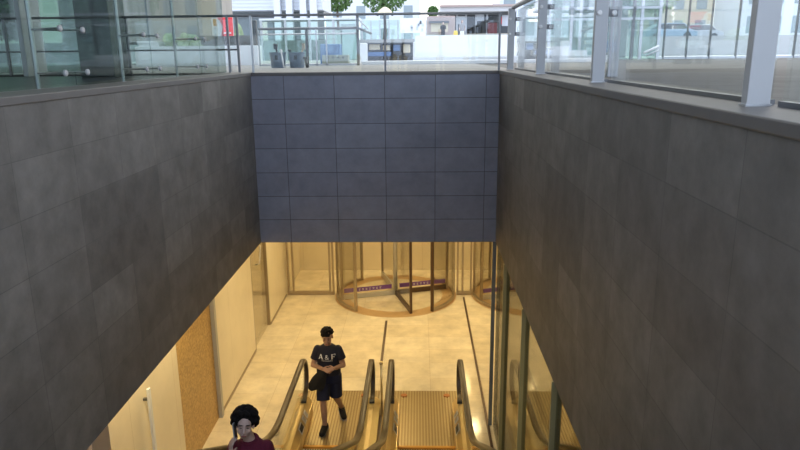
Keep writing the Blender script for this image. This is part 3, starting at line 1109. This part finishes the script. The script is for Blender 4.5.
# ------------------------------------------------------------------ left building
struct('wall_left_light_blocker', MB().box(-14, -13.9, YS, 9.6, ZT, 8.4), S['shop_dark'])  # dark wall added to block light from the left, darkening the right pit wall
struct('ceiling_left_porch', MB().box(-14, -2.95, YS, 9.6, 8.4, 8.8), S['plaster'])
# unseen building overhang above the pit, its extent set to balance the sky light
struct('ceiling_unseen_overhang', MB().box(-14, 5.5, 1.0, 12.0, 9.6, 10.2), S['plaster'])
def colm(px, py, Y, wpx, mat_, name, label, z1=8.4, dp=.5, cat='column'):
    c = at(px, py, Y)
    ww = wpx * Y / FPX / .97
    return tag(MB().box(c.x - ww / 2, c.x + ww / 2, Y, Y + dp, ZT - .03, z1).build(name, mat_, bevel=.01), label, cat)
colm(94, 40, 9.0, 33, S['column'], 'column', 'broad dark green clad column behind the left glass panes')
colm(21, 40, 9.2, 5, S['steel_light'], 'slim_column', 'slim pale column seen through the dark left glass')
tag(MB().box(-9.5, -5.0, 10.4, 10.5, ZT, 8.4).build('green_glass_screen', S['glass_dark']), 'dark green glass screen at the far left beyond the porch', 'glass screen')
# board-marked concrete block
a, b = at(100, 0, 24), at(197, 0, 24)
cb = thing('concrete_building', ((a.x + b.x) / 2, 27, ZT), 'tall board-marked concrete block beyond the left glass', 'building')
MB().box(a.x - 1.5, b.x, 24, 28.5, at(150, 42, 24).z, 12).build('wall', S['concrete'], cb)
MB().box(a.x - 1.5, b.x - .05, 24.4, 28.5, ZT, at(150, 42, 24).z).build('base_wall', S['glass_green'], cb)
jt = MB()
for px in (147, 172):
    x = at(px, 20, 24).x
    jt.box(x - .03, x + .03, 23.985, 24.0, at(150, 42, 24).z, 12)
jt.build('joint', S['steel_dark'], cb)
# low white ledges in front of it
def pxbox(x0, x1, y0, y1, Y, dp):
    """box between image columns x0..x1 and rows y0 (top)..y1 (bottom) whose front stands at depth Y"""
    xm, ym = (x0 + x1) / 2, (y0 + y1) / 2
    return (at(x0, ym, Y).x, at(x1, ym, Y).x, Y, Y + dp, at(xm, y1, Y).z, at(xm, y0, Y).z)
def pbox(x0, x1, y0, y1, Y, dp, base=None):
    b_ = list(pxbox(x0, x1, y0, y1, Y, dp))
    if base is not None:
        b_[4] = base
    return MB().box(*b_)
tag(pbox(135, 258, 46, 62, 18.6, .5, ZT - .01).build('stone_ledge', S['white_stone'], bevel=.01), 'long pale stone ledge behind the left balustrade', 'ledge')
tag(pbox(362, 513, 60.5, 66, 17.0, 1.2, ZT - .01).build('stone_ledge', S['white_stone'], bevel=.01), 'low white stone ledge below the broad plaza steps', 'ledge')
# greenery boxes in front of the concrete block
for k, (x0, x1, m_, lab) in enumerate(((138, 158, 'white_stone', 'white planter box at the foot of the concrete block'), (159, 170, 'leaf_pale', 'pale green clipped shrub at the foot of the concrete block'),
                                      (171, 198, 'leaf_pale', 'wide pale green hedge at the corner of the concrete block'))):
    bb = pxbox(x0, x1, 33, 47, 22, .8)
    if 'leaf' in m_:
        h = MB()
        rr = random.Random(k)
        for i in range(60):
            h.ell((rr.uniform(bb[0] + .16, bb[1] - .16), rr.uniform(22.15, 22.7), rr.uniform(ZT + .1, bb[5] - .08)), (.13, .13, .11), None, 8, 6)
        tag(h.build('hedge', S[m_]), lab, 'hedge')
    else:
        pb = MB().box(bb[0], bb[1], 22, 22.8, ZT, bb[5] - .3)
        pb.box(bb[0] - .03, bb[1] - .03, 21.95, 22.85, bb[5] - .32, bb[5] - .25)
        tag(pb.build('planter', S[m_], bevel=.01), lab, 'planter')

# ground of the plaza and street
struct('floor_plaza', MB().box(-60, 1.41, 19.0, 46, 5.0, ZT - .02), S['asphalt'])
steps = MB()
x0, x1 = at(414, 50, 26).x, at(565, 50, 26).x
n = 8
for i in range(n):
    y = 20 + i * 2.6
    steps.box(x0, x1, y, y + 2.6 if i < n - 1 else 46, ZT - .02, ZT + .16 * (i + 1))
struct('floor_plaza_steps', steps, S['white_stone'])
ZS = ZT + .16 * n
struct('floor_street', MB().box(-60, 60, 46, 140, 5.0, ZS), S['asphalt'])

# ------------------------------------------------------------------ on the back deck
# buckets
def bucket(px, lab):
    Y = 13.4
    x = at(px, 60, Y).x
    t = thing('bucket', (x, Y, ZT - .005), lab, 'bucket', 'cleaning buckets')
    c = (x, Y, ZT - .005)
    MB().lathe([(.0, 0), (.135, 0), (.158, .27), (.17, .275), (.17, .295), (.15, .295), (.128, .02), (0, .02)], c, 28).build('tub', S['bucket'], t, smooth=False)
    MB().box(x - .03, x + .03, Y - .16, Y - .135, ZT + .15, ZT + .23).build('grip', S['black'], t, bevel=.006)
    return t
bucket(278, 'blue-grey bucket with tools, nearer the thin steel post')
bucket(297, 'blue-grey bucket with brush handles, farther from the steel post')
def tool(px0, py0, px1, py1, Y, m_, lab, nm, r=.018, head=None):
    p, q = at(px0, py0, Y), at(px1, py1, Y)
    if py0 > 63:
        p.z = ZT - .003
    t = thing(nm, p, lab, 'tool', None)
    MB().tube([p, q], r, 8).build('handle', S[m_], t, smooth=True)
    if head:
        MB().box(q.x - head[0], q.x + head[0], Y - .03, Y + .03, q.z - head[1], q.z + head[1]).build('head', S[m_], t, bevel=.008)
tool(279, 60, 275.5, 46.5, 13.4, 'black', 'short dark brush sticking up from the bucket by the post', 'hand_brush', .02, (.035, .05))
tool(300, 60, 303.5, 46.5, 13.4, 'alu', 'short pale brush sticking up from the farther bucket', 'hand_brush', .018, (.03, .06))
tool(284, 65, 281, 51, 12.9, 'white', 'white tool leaning between the two buckets', 'scraper', .014, (.02, .03))
tool(293, 60, 289.5, 50.5, 13.4, 'black', 'thin dark tool leaning out of the farther bucket', 'scraper', .014, (.035, .018))
tool(307.5, 65, 305.5, 58, 13.2, 'steel_dark', 'small grey tool on the deck beside the buckets', 'scraper', .03, (.04, .02))

# gate-like balustrade of the stair beyond
Y = 16.0
t = thing('stair_balustrade', (at(308, 65, Y).x, Y, ZT), 'square steel framed glass balustrade behind the buckets', 'balustrade')
xa, xb = at(259, 45, Y).x, at(358, 45, Y).x
for py, r in ((28.5, .03), (34, .018)):
    z = at(308, py, Y).z
    MB().tube([(xa, Y, z), (xb, Y, z)], r, 8).build('rail', S['steel_dark'] if py < 30 else S['steel'], t, smooth=True)
for px in (259, 307, 316.5, 326.5, 358):
    x = at(px, 45, Y).x
    wd = .03 if px in (307, 358) else .014
    MB().box(x - wd, x + wd, Y - .02, Y + .02, ZT - .005, at(px, 14 if px == 358 else 28.5, Y).z).build('post', S['steel_dark'] if wd > .02 else S['steel'], t)
MB().box(xa, xb, Y - .02, Y + .02, ZT, ZT + .04).build('bottom_rail', S['steel'], t)
MB().box(xa + .02, xb - .02, Y - .006, Y + .006, ZT + .05, at(308, 35, Y).z).build('pane', S['glass_green'], t)
p0, p1 = at(358, 28, Y), at(371, 33.5, Y + .6)
MB().tube([p0, p1], .028, 8).build('sloping_rail', S['steel_dark'], t, smooth=True)
p0, p1 = at(359, 20, Y), at(368, 29, Y + .6)
MB().tube([p0, p1], .014, 8).build('upper_rail', S['steel'], t, smooth=True)
# crate and box beyond the glass
tag(pbox(320, 340, 44, 56, 18.0, .5, ZT).build('storage_box', S['blue'], bevel=.02), 'dull blue box behind the square steel balustrade', 'box')
cr = thing('crate', (at(333, 60, 17.2).x, 17.2, ZT), 'beige crate with dark holes below the dull blue box', 'crate')
pbox(322, 348, 55, 64, 17.2, .4, ZT).build('body', S['beige'], cr, bevel=.01)
ho = MB()
for px in (328, 333, 338, 343):
    for py in (57.5,):
        bb = pxbox(px - .9, px + .9, py - .8, py + .8, 17.19, .012)
        ho.box(*bb)
ho.build('hole', S['black'], cr)

# long dark stall with cream boxes
Y = 21.0
st_ = thing('market_stall', (at(385, 58, Y).x, Y, ZT), 'long dark open stall with cream and blue goods above the ledge', 'stall')
bx = pxbox(361, 413, 42.5, 59, Y, 1.0)
MB().box(bx[0], bx[1], Y + .9, Y + 1.0, ZT - .01, bx[5]).box(bx[0], bx[1], Y, Y + .95, bx[5] - .03, bx[5]).build('back', S['shop_dark'], st_)
pbox(361, 413, 56.2, 59, Y, .9, ZT - .01).build('plinth', S['black'], st_)
pbox(368, 391, 52, 56.2, Y + .1, .6).build('blue_counter', S['blue'], st_)
for x0, x1, y0, y1, m_ in ((369, 380, 44, 50, 'cream'), (383, 390, 45, 50.5, 'cream'), (393, 400, 44.5, 51, 'blue'), (403, 410, 44, 53, 'cream')):
    pbox(x0, x1, y0, y1, Y + .15, .4).build('goods_box', S[m_], st_, bevel=.02)
tag(pbox(360, 367, 43, 58, 20.6, .35, ZT - .01).build('white_pillar', S['white_stone'], bevel=.03), 'stubby white pillar at the end of the dark stall', 'pillar')
tag(pbox(413, 416, 42, 60, 20.2, .35, ZT - .01).build('white_pillar', S['white_stone'], bevel=.03), 'thin white pillar where the stall meets the plaza steps', 'pillar')

# ------------------------------------------------------------------ street beyond
YF = 50.0
# glass rail with poster panel
t = thing('street_glass_rail', (at(390, 42, 47).x, 47, ZS), 'pale green glass rail above the dark stall', 'glass rail')
bb = pxbox(362, 426, 20, 42, 47, .05)
MB().box(*bb[:4], 5.9, bb[5]).build('pane', S['glass_green'], t)
for px in (362, 371, 380, 389, 398, 412, 426):
    x = at(px, 30, 47).x
    MB().box(x - .04, x + .04, 46.95, 47.06, 5.9, bb[5]).build('post', S['steel_light'], t)
po = thing('poster_board', (at(413, 33, 46.6).x, 46.6, ZT + 1.28), 'white poster board on the pale green glass rail', 'poster')
pbox(400, 426, 18, 33, 46.6, .06).build('board', S['white'], po)
for px in (402, 424):
    x = at(px, 30, 46.65).x
    MB().box(x - .03, x + .03, 46.62, 46.66, ZT + 1.27, at(413, 32, 46.6).z).build('leg', S['steel'], po)
bb = pxbox(411, 423, 22, 31, 46.57, .02)
mk = MB()
rr = random.Random(5)
for i in range(9):
    x = rr.uniform(bb[0], bb[1]); z = rr.uniform(bb[4], bb[5])
    mk.box(x - .04, x + .1, 46.57, 46.6, z - .1, z + .12)
mk.build('grey_print', S['steel'], po)
# cream parasol
c = at(385, 14, 52)
t = thing('parasol', (c.x, 52, ZS), 'cream parasol in front of the green trees', 'parasol')
MB().lathe([(.62, 0), (.6, .04), (.4, .3), (.2, .45), (.03, .52), (0.0, .52)], (c.x, 52, c.z), 8).build('canopy', S['cream'], t)
MB().tube([(c.x, 52, ZS), (c.x, 52, c.z + .5)], .03, 8).build('pole', S['steel'], t)
for s in (-1, 1):
    MB().ell((c.x + s * .55, 51.9, c.z - .05), (.1, .06, .1)).build('corner_weight', S['black'], t)
# booth
t = thing('kiosk', (at(440, 42, YF).x, YF, ZS), 'pinkish kiosk with a cream serving window on the street', 'kiosk')
b_ = pxbox(427, 455, 16, 42, YF, 2.0)
MB().box(*b_[:4], ZS, b_[5]).build('body', S['pink'], t, bevel=.03)
pbox(431, 448, 21.5, 32, YF - .05, .06).build('window', S['cream'], t)
pbox(429, 449, 21, 23, YF - .3, .3).build('awning', S['shop_dark'], t)
pbox(427, 446, 33.5, 42, YF - .06, .06, ZS).build('counter_front', S['beige'], t)
for px in (441, 449):
    c = at(px, 14, YF + .3)
    MB().tube([(c.x, YF + .3, b_[5]), (c.x, YF + .3, c.z)], .04, 8).build('roof_lamp', S['steel_dark'], t)


def far_person(px, py0, py1, Y, top, bottom, label, cat='person', lean=0):
    f, h = at(px, py1, Y), at(px, py0, Y)
    H = h.z - f.z
    x, z0 = f.x, f.z
    t = thing('person', (x, Y, z0), label, cat)
    mb = MB()
    k = H / 1.7
    mb.ell((x, Y - .02 * k, z0 + 1.58 * k), (.08 * k, .1 * k, .12 * k))
    mb.cap((x, Y - .1 * k, z0 + 1.58 * k), (x, Y - .12 * k, z0 + 1.55 * k), .015 * k, .018 * k)
    mb.cap((x, Y, z0 + 1.4 * k), (x, Y, z0 + 1.52 * k), .06 * k, .05 * k)
    mb.stack([(x, Y, z0 + .85 * k, .15 * k, .11 * k), (x, Y, z0 + 1.1 * k, .13 * k, .1 * k), (x, Y, z0 + 1.36 * k, .18 * k, .1 * k), (x, Y, z0 + 1.43 * k, .08 * k, .06 * k)])
    for s in (-1, 1):
        mb.cap((x + s * .17 * k, Y, z0 + 1.36 * k), (x + s * .23 * k, Y, z0 + 1.08 * k), .05 * k, .04 * k)
        mb.cap((x + s * .23 * k, Y, z0 + 1.08 * k), (x + s * .2 * k, Y - .15 * k, z0 + .86 * k), .04 * k, .03 * k)
        mb.cap((x + s * .08 * k, Y, z0 + .85 * k), (x + s * .09 * k, Y - .02, z0 + .47 * k), .085 * k, .055 * k)
        mb.cap((x + s * .09 * k, Y - .02, z0 + .47 * k), (x + s * .09 * k, Y, z0 + .07 * k), .055 * k, .035 * k)
        mb.cap((x + s * .09 * k, Y, z0 + .04 * k), (x + s * .09 * k, Y - .16 * k, z0 + .035 * k), .038 * k, .03 * k)
    mb.build('body', S['skin_f'], t, smooth=True, remesh=.02 * k, relax=1)
    hb = MB()
    hb.ell((x, Y + .02 * k, z0 + 1.62 * k), (.095 * k, .105 * k, .11 * k))
    hb.ell((x, Y + .06 * k, z0 + 1.52 * k), (.09 * k, .06 * k, .12 * k))
    hb.build('hair', S['hair'], t, smooth=True)
    sb = MB()
    sb.stack([(x, Y, z0 + .82 * k, .18 * k, .14 * k), (x, Y, z0 + 1.1 * k, .155 * k, .125 * k), (x, Y, z0 + 1.36 * k, .2 * k, .125 * k), (x, Y, z0 + 1.45 * k, .09 * k, .075 * k)])
    for s in (-1, 1):
        sb.cap((x + s * .17 * k, Y, z0 + 1.36 * k), (x + s * .22 * k, Y, z0 + 1.14 * k), .065 * k, .06 * k)
    sb.build('top', S[top], t, smooth=True, remesh=.025 * k, relax=1)
    sb = MB()
    sb.stack([(x, Y, z0 + .75 * k, .17 * k, .13 * k), (x, Y, z0 + .92 * k, .165 * k, .125 * k)])
    for s in (-1, 1):
        sb.frustum((x + s * .08 * k, Y, z0 + .85 * k), (x + s * .09 * k, Y - .01, z0 + .12 * k), .1 * k, .07 * k)
    sb.build('trousers', S[bottom], t, smooth=True, remesh=.025 * k, relax=1)
    return t


S['grey_cloth'] = mat('grey_cloth', (.3, .29, .3), .8)
far_person(462, 20, 41.5, 48.5, 'grey_cloth', 'white', 'person in grey top and white trousers standing on the plaza steps')
far_person(443, 22, 42, 48.8, 'jacket', 'jacket', 'person in black standing in front of the pinkish kiosk')
c = at(455.5, 41, 48.0)
b_ = MB()
b_.lathe([(.24, 0), (.24, .06), (.16, .1), (.14, .5), (.1, .56), (0, .58)], (c.x, 48, ZS), 20)
tag(b_.build('bollard', S['yellow'], smooth=False), 'yellow bollard beside the person in white trousers', 'bollard')
# low wall, shopfront, canopy
tag(pbox(459, 512, 33.5, 42, 51.5, .4, ZS).build('low_wall', S['beige'], bevel=.02), 'low beige wall in front of the dark shopfront', 'wall')
sf = thing('shopfront', (at(480, 34, 58).x, 58, ZS), 'dark shopfront under the pale flat canopy', 'shop')
b_ = pxbox(446, 516, 11, 35, 58, 3)
MB().box(*b_[:4], ZS, b_[5]).build('wall', S['shop_dark'], sf)
for px in (457, 466, 476, 487, 500):
    x = at(px, 25, 57.9).x
    MB().box(x - .07, x + .07, 57.9, 58, ZS, b_[5]).build('mullion', S['steel'], sf)
for x0, x1, y0, y1 in ((458, 465, 16, 24), (477, 484, 14, 21), (502, 508, 15, 26)):
    pbox(x0, x1, y0, y1, 57.95, .08).build('display_panel', S['steel'], sf)
pbox(440, 518, 6, 11.5, 54, 6).build('canopy', S['white_stone'], sf, bevel=.05)
pbox(440, 518, 4.5, 6.5, 53.7, .5).build('canopy_edge', S['pink'], sf)
for k, (x0, x1, y0, lab) in enumerate(((468, 474, 26.5, 'dark cafe chair nearest the standing person'), (476, 483, 25, 'dark cafe chair beside the dark red parasol booth'))):
    b_ = pxbox(x0, x1, y0, 36, 55, .6)
    t = thing('cafe_chair', ((b_[0] + b_[1]) / 2, 55, ZS), lab, 'chair')
    w_ = (b_[1] - b_[0])
    zt = b_[5]
    MB().box(b_[0], b_[1], 55.5, 55.6, ZS + .5, zt).build('backrest', S['jacket'], t, bevel=.03)
    MB().box(b_[0], b_[1], 55, 55.6, ZS + .5, ZS + .6).build('seat', S['jacket'], t, bevel=.02)
    for xx in (b_[0] + .04, b_[1] - .04):
        for yy in (55.04, 55.56):
            MB().box(xx - .03, xx + .03, yy - .03, yy + .03, ZS, ZS + .5).build('leg', S['jacket'], t)
t = thing('red_stand', (at(492, 36, 56).x, 56, ZS), 'dark red stand with a flared top before the shopfront', 'stand')
S['darkred'] = mat('dark_red_paint', (.2, .035, .04), .5)
pbox(488, 497, 22, 36, 56, .7, ZS).build('body', S['darkred'], t, bevel=.03)
pbox(486.5, 499, 20, 22.5, 55.9, .9).build('top', S['shop_dark'], t, bevel=.03)
pbox(499.5, 502, 17, 24, 56, .3).build('red_flag', S['red'], t)

# red banner and grey wall
bn = thing('banner', (at(221, 36, 23.2).x, 23.2, at(221, 36, 23.2).z), 'red and white banner board at the corner of the concrete block', 'banner')
pbox(212, 233, 17.5, 36, 23.2, .06).build('board', S['white'], bn)
bb = pxbox(212, 233, 17.5, 36, 23.18, .02)
xw, hw = bb[1] - bb[0], bb[5] - bb[4]
MB().prism([(bb[0] + xw * .42, bb[4]), (bb[1], bb[4]), (bb[1], bb[5]), (bb[0] + xw * .28, bb[5]), (bb[0] + xw * .52, bb[4] + hw * .55)], 1, 23.17, 23.2).build('red_field', S['red'], bn)
MB().box(bb[0] + .05, bb[0] + xw * .22, 23.17, 23.2, bb[5] - hw * .45, bb[5] - .05).build('orange_field', S['comb'], bn)
mk = MB()
for i in range(6):
    mk.box(bb[0] + xw * (.55 + .06 * i), bb[0] + xw * (.59 + .06 * i), 23.15, 23.175, bb[4] + hw * .12, bb[4] + hw * .2)
mk.build('white_lettering', S['white'], bn)
tag(pbox(198, 256, 35.5, 47, 23.3, .25, ZT - .02).build('grey_wall', S['deck'], bevel=.01), 'low grey wall under the red and white banner', 'wall')
tag(pbox(249.5, 256, 20, 35.5, 23.3, .25).build('black_speaker_box', S['black'], bevel=.03), 'black box on the low grey wall near the steel post', 'box')
tag(MB().ell((at(238.5, 28, 23.75).x, 23.75, (ZT + at(238.5, 24, 23.75).z) / 2), (.18, .18, (at(238.5, 24, 23.75).z - ZT) / 2 + .02)).build('shrub', S['leaf_pale']), 'small yellow-green shrub between the banner and the black box', 'shrub')

# white building with a louvred band and tall pale piers
wb = thing('white_building', (at(260, 40, 62).x, 62, ZS), 'white building with louvred band behind the red banner', 'building')
b_ = pxbox(190, 322, -30, 10.5, 62, 6)
MB().box(*b_).build('upper_wall', S['facade_white'], wb)
lv = MB()
for i in range(16):
    z = b_[4] + i * .3
    lv.box(b_[0], b_[1], 61.94, 62, z, z + .05)
lv.build('louvre', S['steel'], wb)
MB().box(b_[0], b_[1] - .2, 64, 64.5, ZS, b_[4]).build('recessed_wall', mat('grey_glazing', (.2, .23, .24), .25), wb)  # one even grey for the glazing below the louvred band
for px in (277, 289, 303, 313):
    x = at(px, 20, 61).x
    MB().box(x - .28, x + .28, 61.2, 61.9, ZS, 14).build('pier', S['facade_white'], wb)
# pale glass kiosk shapes behind the gate
t = thing('glass_pavilion', (at(335, 40, 44).x, 44, ZT), 'pale glass pavilion behind the square steel balustrade', 'pavilion')
b_ = pxbox(262, 358, 20, 60, 44, 1.8)
MB().box(*b_[:4], ZT, b_[5]).build('glazing', S['glass_green'], t)
MB().box(b_[0] - .1, b_[1] + .1, 43.9, 46, b_[5], b_[5] + .12).build('roof_edge', S['white_stone'], t)
for px in (262, 286, 310, 334, 358):
    x = at(px, 40, 44).x
    MB().box(x - .07, x + .07, 43.93, 44.07, ZT, b_[5]).build('mullion', S['steel_light'], t)
for px, m_, y0 in ((335, 'white_stone', 30), (350, 'facade_white', 24)):
    pbox(px - 9, px + 7, y0, 50, 44.6, .6, ZT).build('inner_panel', S[m_], t)


def tree(px, Y, py0, py1, wpx, label, m_='leaf', seed=1):
    c0, c1 = at(px, py1, Y), at(px, py0, Y)
    x = c0.x
    t = thing('tree', (x, Y, ZS), label, 'tree', 'street trees')
    rw = wpx * Y / FPX / 2
    zc_, rz = (c0.z + c1.z) / 2, abs(c1.z - c0.z) / 2
    MB().tube([(x, Y, ZS), (x + .1, Y, (ZS + c0.z) / 2), (x, Y, zc_)], [.2, .15, .08], 8).build('trunk', S['bark'], t)
    rr = random.Random(seed)
    vs_, fs_ = [], []
    for i in range(1500):
        while True:
            p = Vector((rr.uniform(-1, 1), rr.uniform(-1, 1), rr.uniform(-1, 1)))
            if .2 < p.length < 1:
                break
        q = Vector((x + p.x * rw, Y + p.y * rw, zc_ + p.z * rz))
        s = rr.uniform(.12, .26)
        a = Vector((rr.uniform(-1, 1), rr.uniform(-1, 1), rr.uniform(-1, 1))).normalized()
        b = a.cross(Vector((rr.uniform(-1, 1), rr.uniform(-1, 1), rr.uniform(-1, 1)))).normalized()
        n = len(vs_)
        vs_ += [q - a * s, q + b * s * .6, q + a * s, q - b * s * .6]
        fs_.append((n, n + 1, n + 2, n + 3))
    MB().add(vs_, fs_).build('foliage', S[m_], t)
    return t


tree(337, 76, -22, 12, 34, 'green tree whose crown rises right of the white building', 'leaf', 1)
tree(384, 70, -25, 14, 46, 'broad green tree behind the cream parasol', 'leaf', 2)
tree(433, 68, 7, 17, 9, 'small dark green tree beside the pinkish kiosk', 'leaf', 3)
tree(655, 75, -28, 14, 44, 'pale green tree beyond the right glass near the broad upright', 'leaf_pale', 4)
tree(8, 33, -40, 42, 60, 'green tree at the far left behind the dark glass', 'leaf', 6)

# ------------------------------------------------------------------ right side beyond the balustrade
# glazed entrance block
Y = 26
gb = thing('glass_entrance', (at(600, 57, Y).x, Y, ZT), 'steel framed glass entrance block beyond the right balustrade', 'building')
b_ = pxbox(548, 660, -40, 57, Y, 5)
MB().box(b_[0], b_[1], Y, Y + .03, ZT, b_[5]).build('front_glazing', S['glass_green'], gb)
MB().box(b_[1] - .03, b_[1], Y, Y + 5, ZT, b_[5]).build('side_glazing', S['glass_green'], gb)
MB().box(b_[0] + 1.6, b_[1] - .1, Y + 3.5, Y + 3.7, ZT, b_[5]).build('back_wall', mat('grey_inner_wall', (.28, .3, .3), .5), gb)
for px in (549, 571, 580, 607, 633, 641, 659):
    x = at(px, 30, Y).x
    MB().box(x - .05, x + .05, Y - .05, Y + .08, ZT - .02, b_[5]).build('mullion', S['steel_dark'] if px in (607, 633) else S['steel'], gb)
for py in (8, 19):
    z = at(600, py, Y).z
    MB().box(b_[0], b_[1], Y - .04, Y + .06, z - .04, z + .04).build('transom', S['steel'], gb)
MB().tube([at(644, 53, Y - .6), at(659, 46, Y - .6)], .05, 8).build('ramp_rail', S['white'], gb, smooth=True)
MB().tube([at(646, 56, Y - .6), at(659, 50, Y - .6)], .03, 8).build('ramp_rail', S['steel'], gb, smooth=True)
for i, py in enumerate((33, 40, 47)):
    pbox(586, 594, py, py + 4, Y + .6, .3).build('white_rack_shelf', S['white_stone'], gb)
tag(pbox(533, 556, 50, 60, 22, .6, ZT - .02).build('white_bench', S['white_stone'], bevel=.04), 'white bench block seen through the right balustrade', 'bench')
c = at(612, 76, 6.8)
tag(MB().box(c.x - .05, c.x + .05, 6.78, 6.83, ZT - .02, 6.7).build('steel_post', S['steel_light'], bevel=.004), 'bluish steel post standing on the deck behind the right balustrade', 'post')
# long glass screen
Y = 27
gs = thing('glass_screen', (at(730, 57, Y).x, Y, ZT), 'long frameless glass screen across the far right deck', 'glass screen')
x0, x1 = at(660, 40, Y).x, at(830, 40, Y).x
MB().box(x0, x1, Y, Y + .02, ZT, 8.3).build('pane', S['glass'], gs)
for px in (664, 687, 710, 737, 768, 795):
    x = at(px, 40, Y).x
    MB().box(x - .02, x + .02, Y - .06, Y + .06, ZT - .02, 8.3).build('mullion', S['steel_dark'], gs)
MB().box(x0, x1, Y - .05, Y + .05, ZT - .02, ZT + .06).build('bottom_rail', S['steel'], gs)
struct('floor_plaza_right', MB().box(1.41, 60, 27.4, 46, ZT - .1, ZT + .03), S['white_stone'])


def car(px, py, Y, wd, m_, label, z0):
    x = at(px, py, Y).x
    t = thing('car', (x, Y, z0), label, 'car', None)
    L = wd / 2
    MB().prism([(x - L, z0 + .3), (x + L, z0 + .3), (x + L, z0 + .75), (x + L * .75, z0 + .9), (x + L * .45, z0 + 1.42), (x - L * .5, z0 + 1.42), (x - L * .85, z0 + .9), (x - L, z0 + .8)], 1, Y, Y + 1.7).build('body', S[m_], t, bevel=.08)
    MB().prism([(x + L * .66, z0 + .93), (x + L * .42, z0 + 1.36), (x - L * .47, z0 + 1.36), (x - L * .76, z0 + .93)], 1, Y - .01, Y + 1.71).build('window', S['shop_dark'], t)
    for s in (-.6, .6):
        for yy in (Y - .02, Y + 1.52):
            wv = MB().lathe([(.0, 0), (.33, 0), (.33, .2), (0, .2)], (0, 0, 0), 20)
            wv.v = [Vector((x + s * L + v.x, yy + v.z, z0 + .33 + v.y)) for v in wv.v]
            wv.build('wheel', S['black'], t)


S['window_pale'] = mat('pale_window', (.3, .36, .38), .2)
S['carblue'] = mat('pale_blue_car_paint', (.3, .42, .52), .3)
S['carsilver'] = mat('silver_car_paint', (.5, .52, .54), .3, .3)
car(672, 32, 60, 4.4, 'carblue', 'pale blue car parked beyond the long glass screen', ZS)
car(700, 32, 64, 4.4, 'carsilver', 'silver car parked behind the long glass screen near the tree', ZS)
# pale buildings across the street on the right
def building(px0, px1, Y, pyt, m_, label, cols, rows):
    b = pxbox(px0, px1, pyt, 35, Y, 8)
    t = thing('street_building', ((b[0] + b[1]) / 2, Y, ZS), label, 'building', None)
    MB().box(*b[:4], ZS, b[5]).build('wall', S[m_], t)
    for i in range(cols):
        for j in range(rows):
            xx = b[0] + (b[1] - b[0]) * (i + .5) / cols
            z = ZS + 1.2 + j * 3.4
            MB().box(xx - .7, xx + .7, Y - .05, Y + .1, z, z + 2.0).build('window', S['window_pale'], t)


building(500, 580, 85, -60, 'facade_white', 'white street building beyond the far right uprights', 4, 3)
building(600, 715, 95, -60, 'cream', 'cream street building beyond the long glass screen', 5, 3)
building(745, 860, 86, -60, 'facade_white', 'white street building at the far right edge', 5, 3)
building(325, 420, 110, -40, 'facade_white', 'pale street building behind the broad green tree', 4, 3)
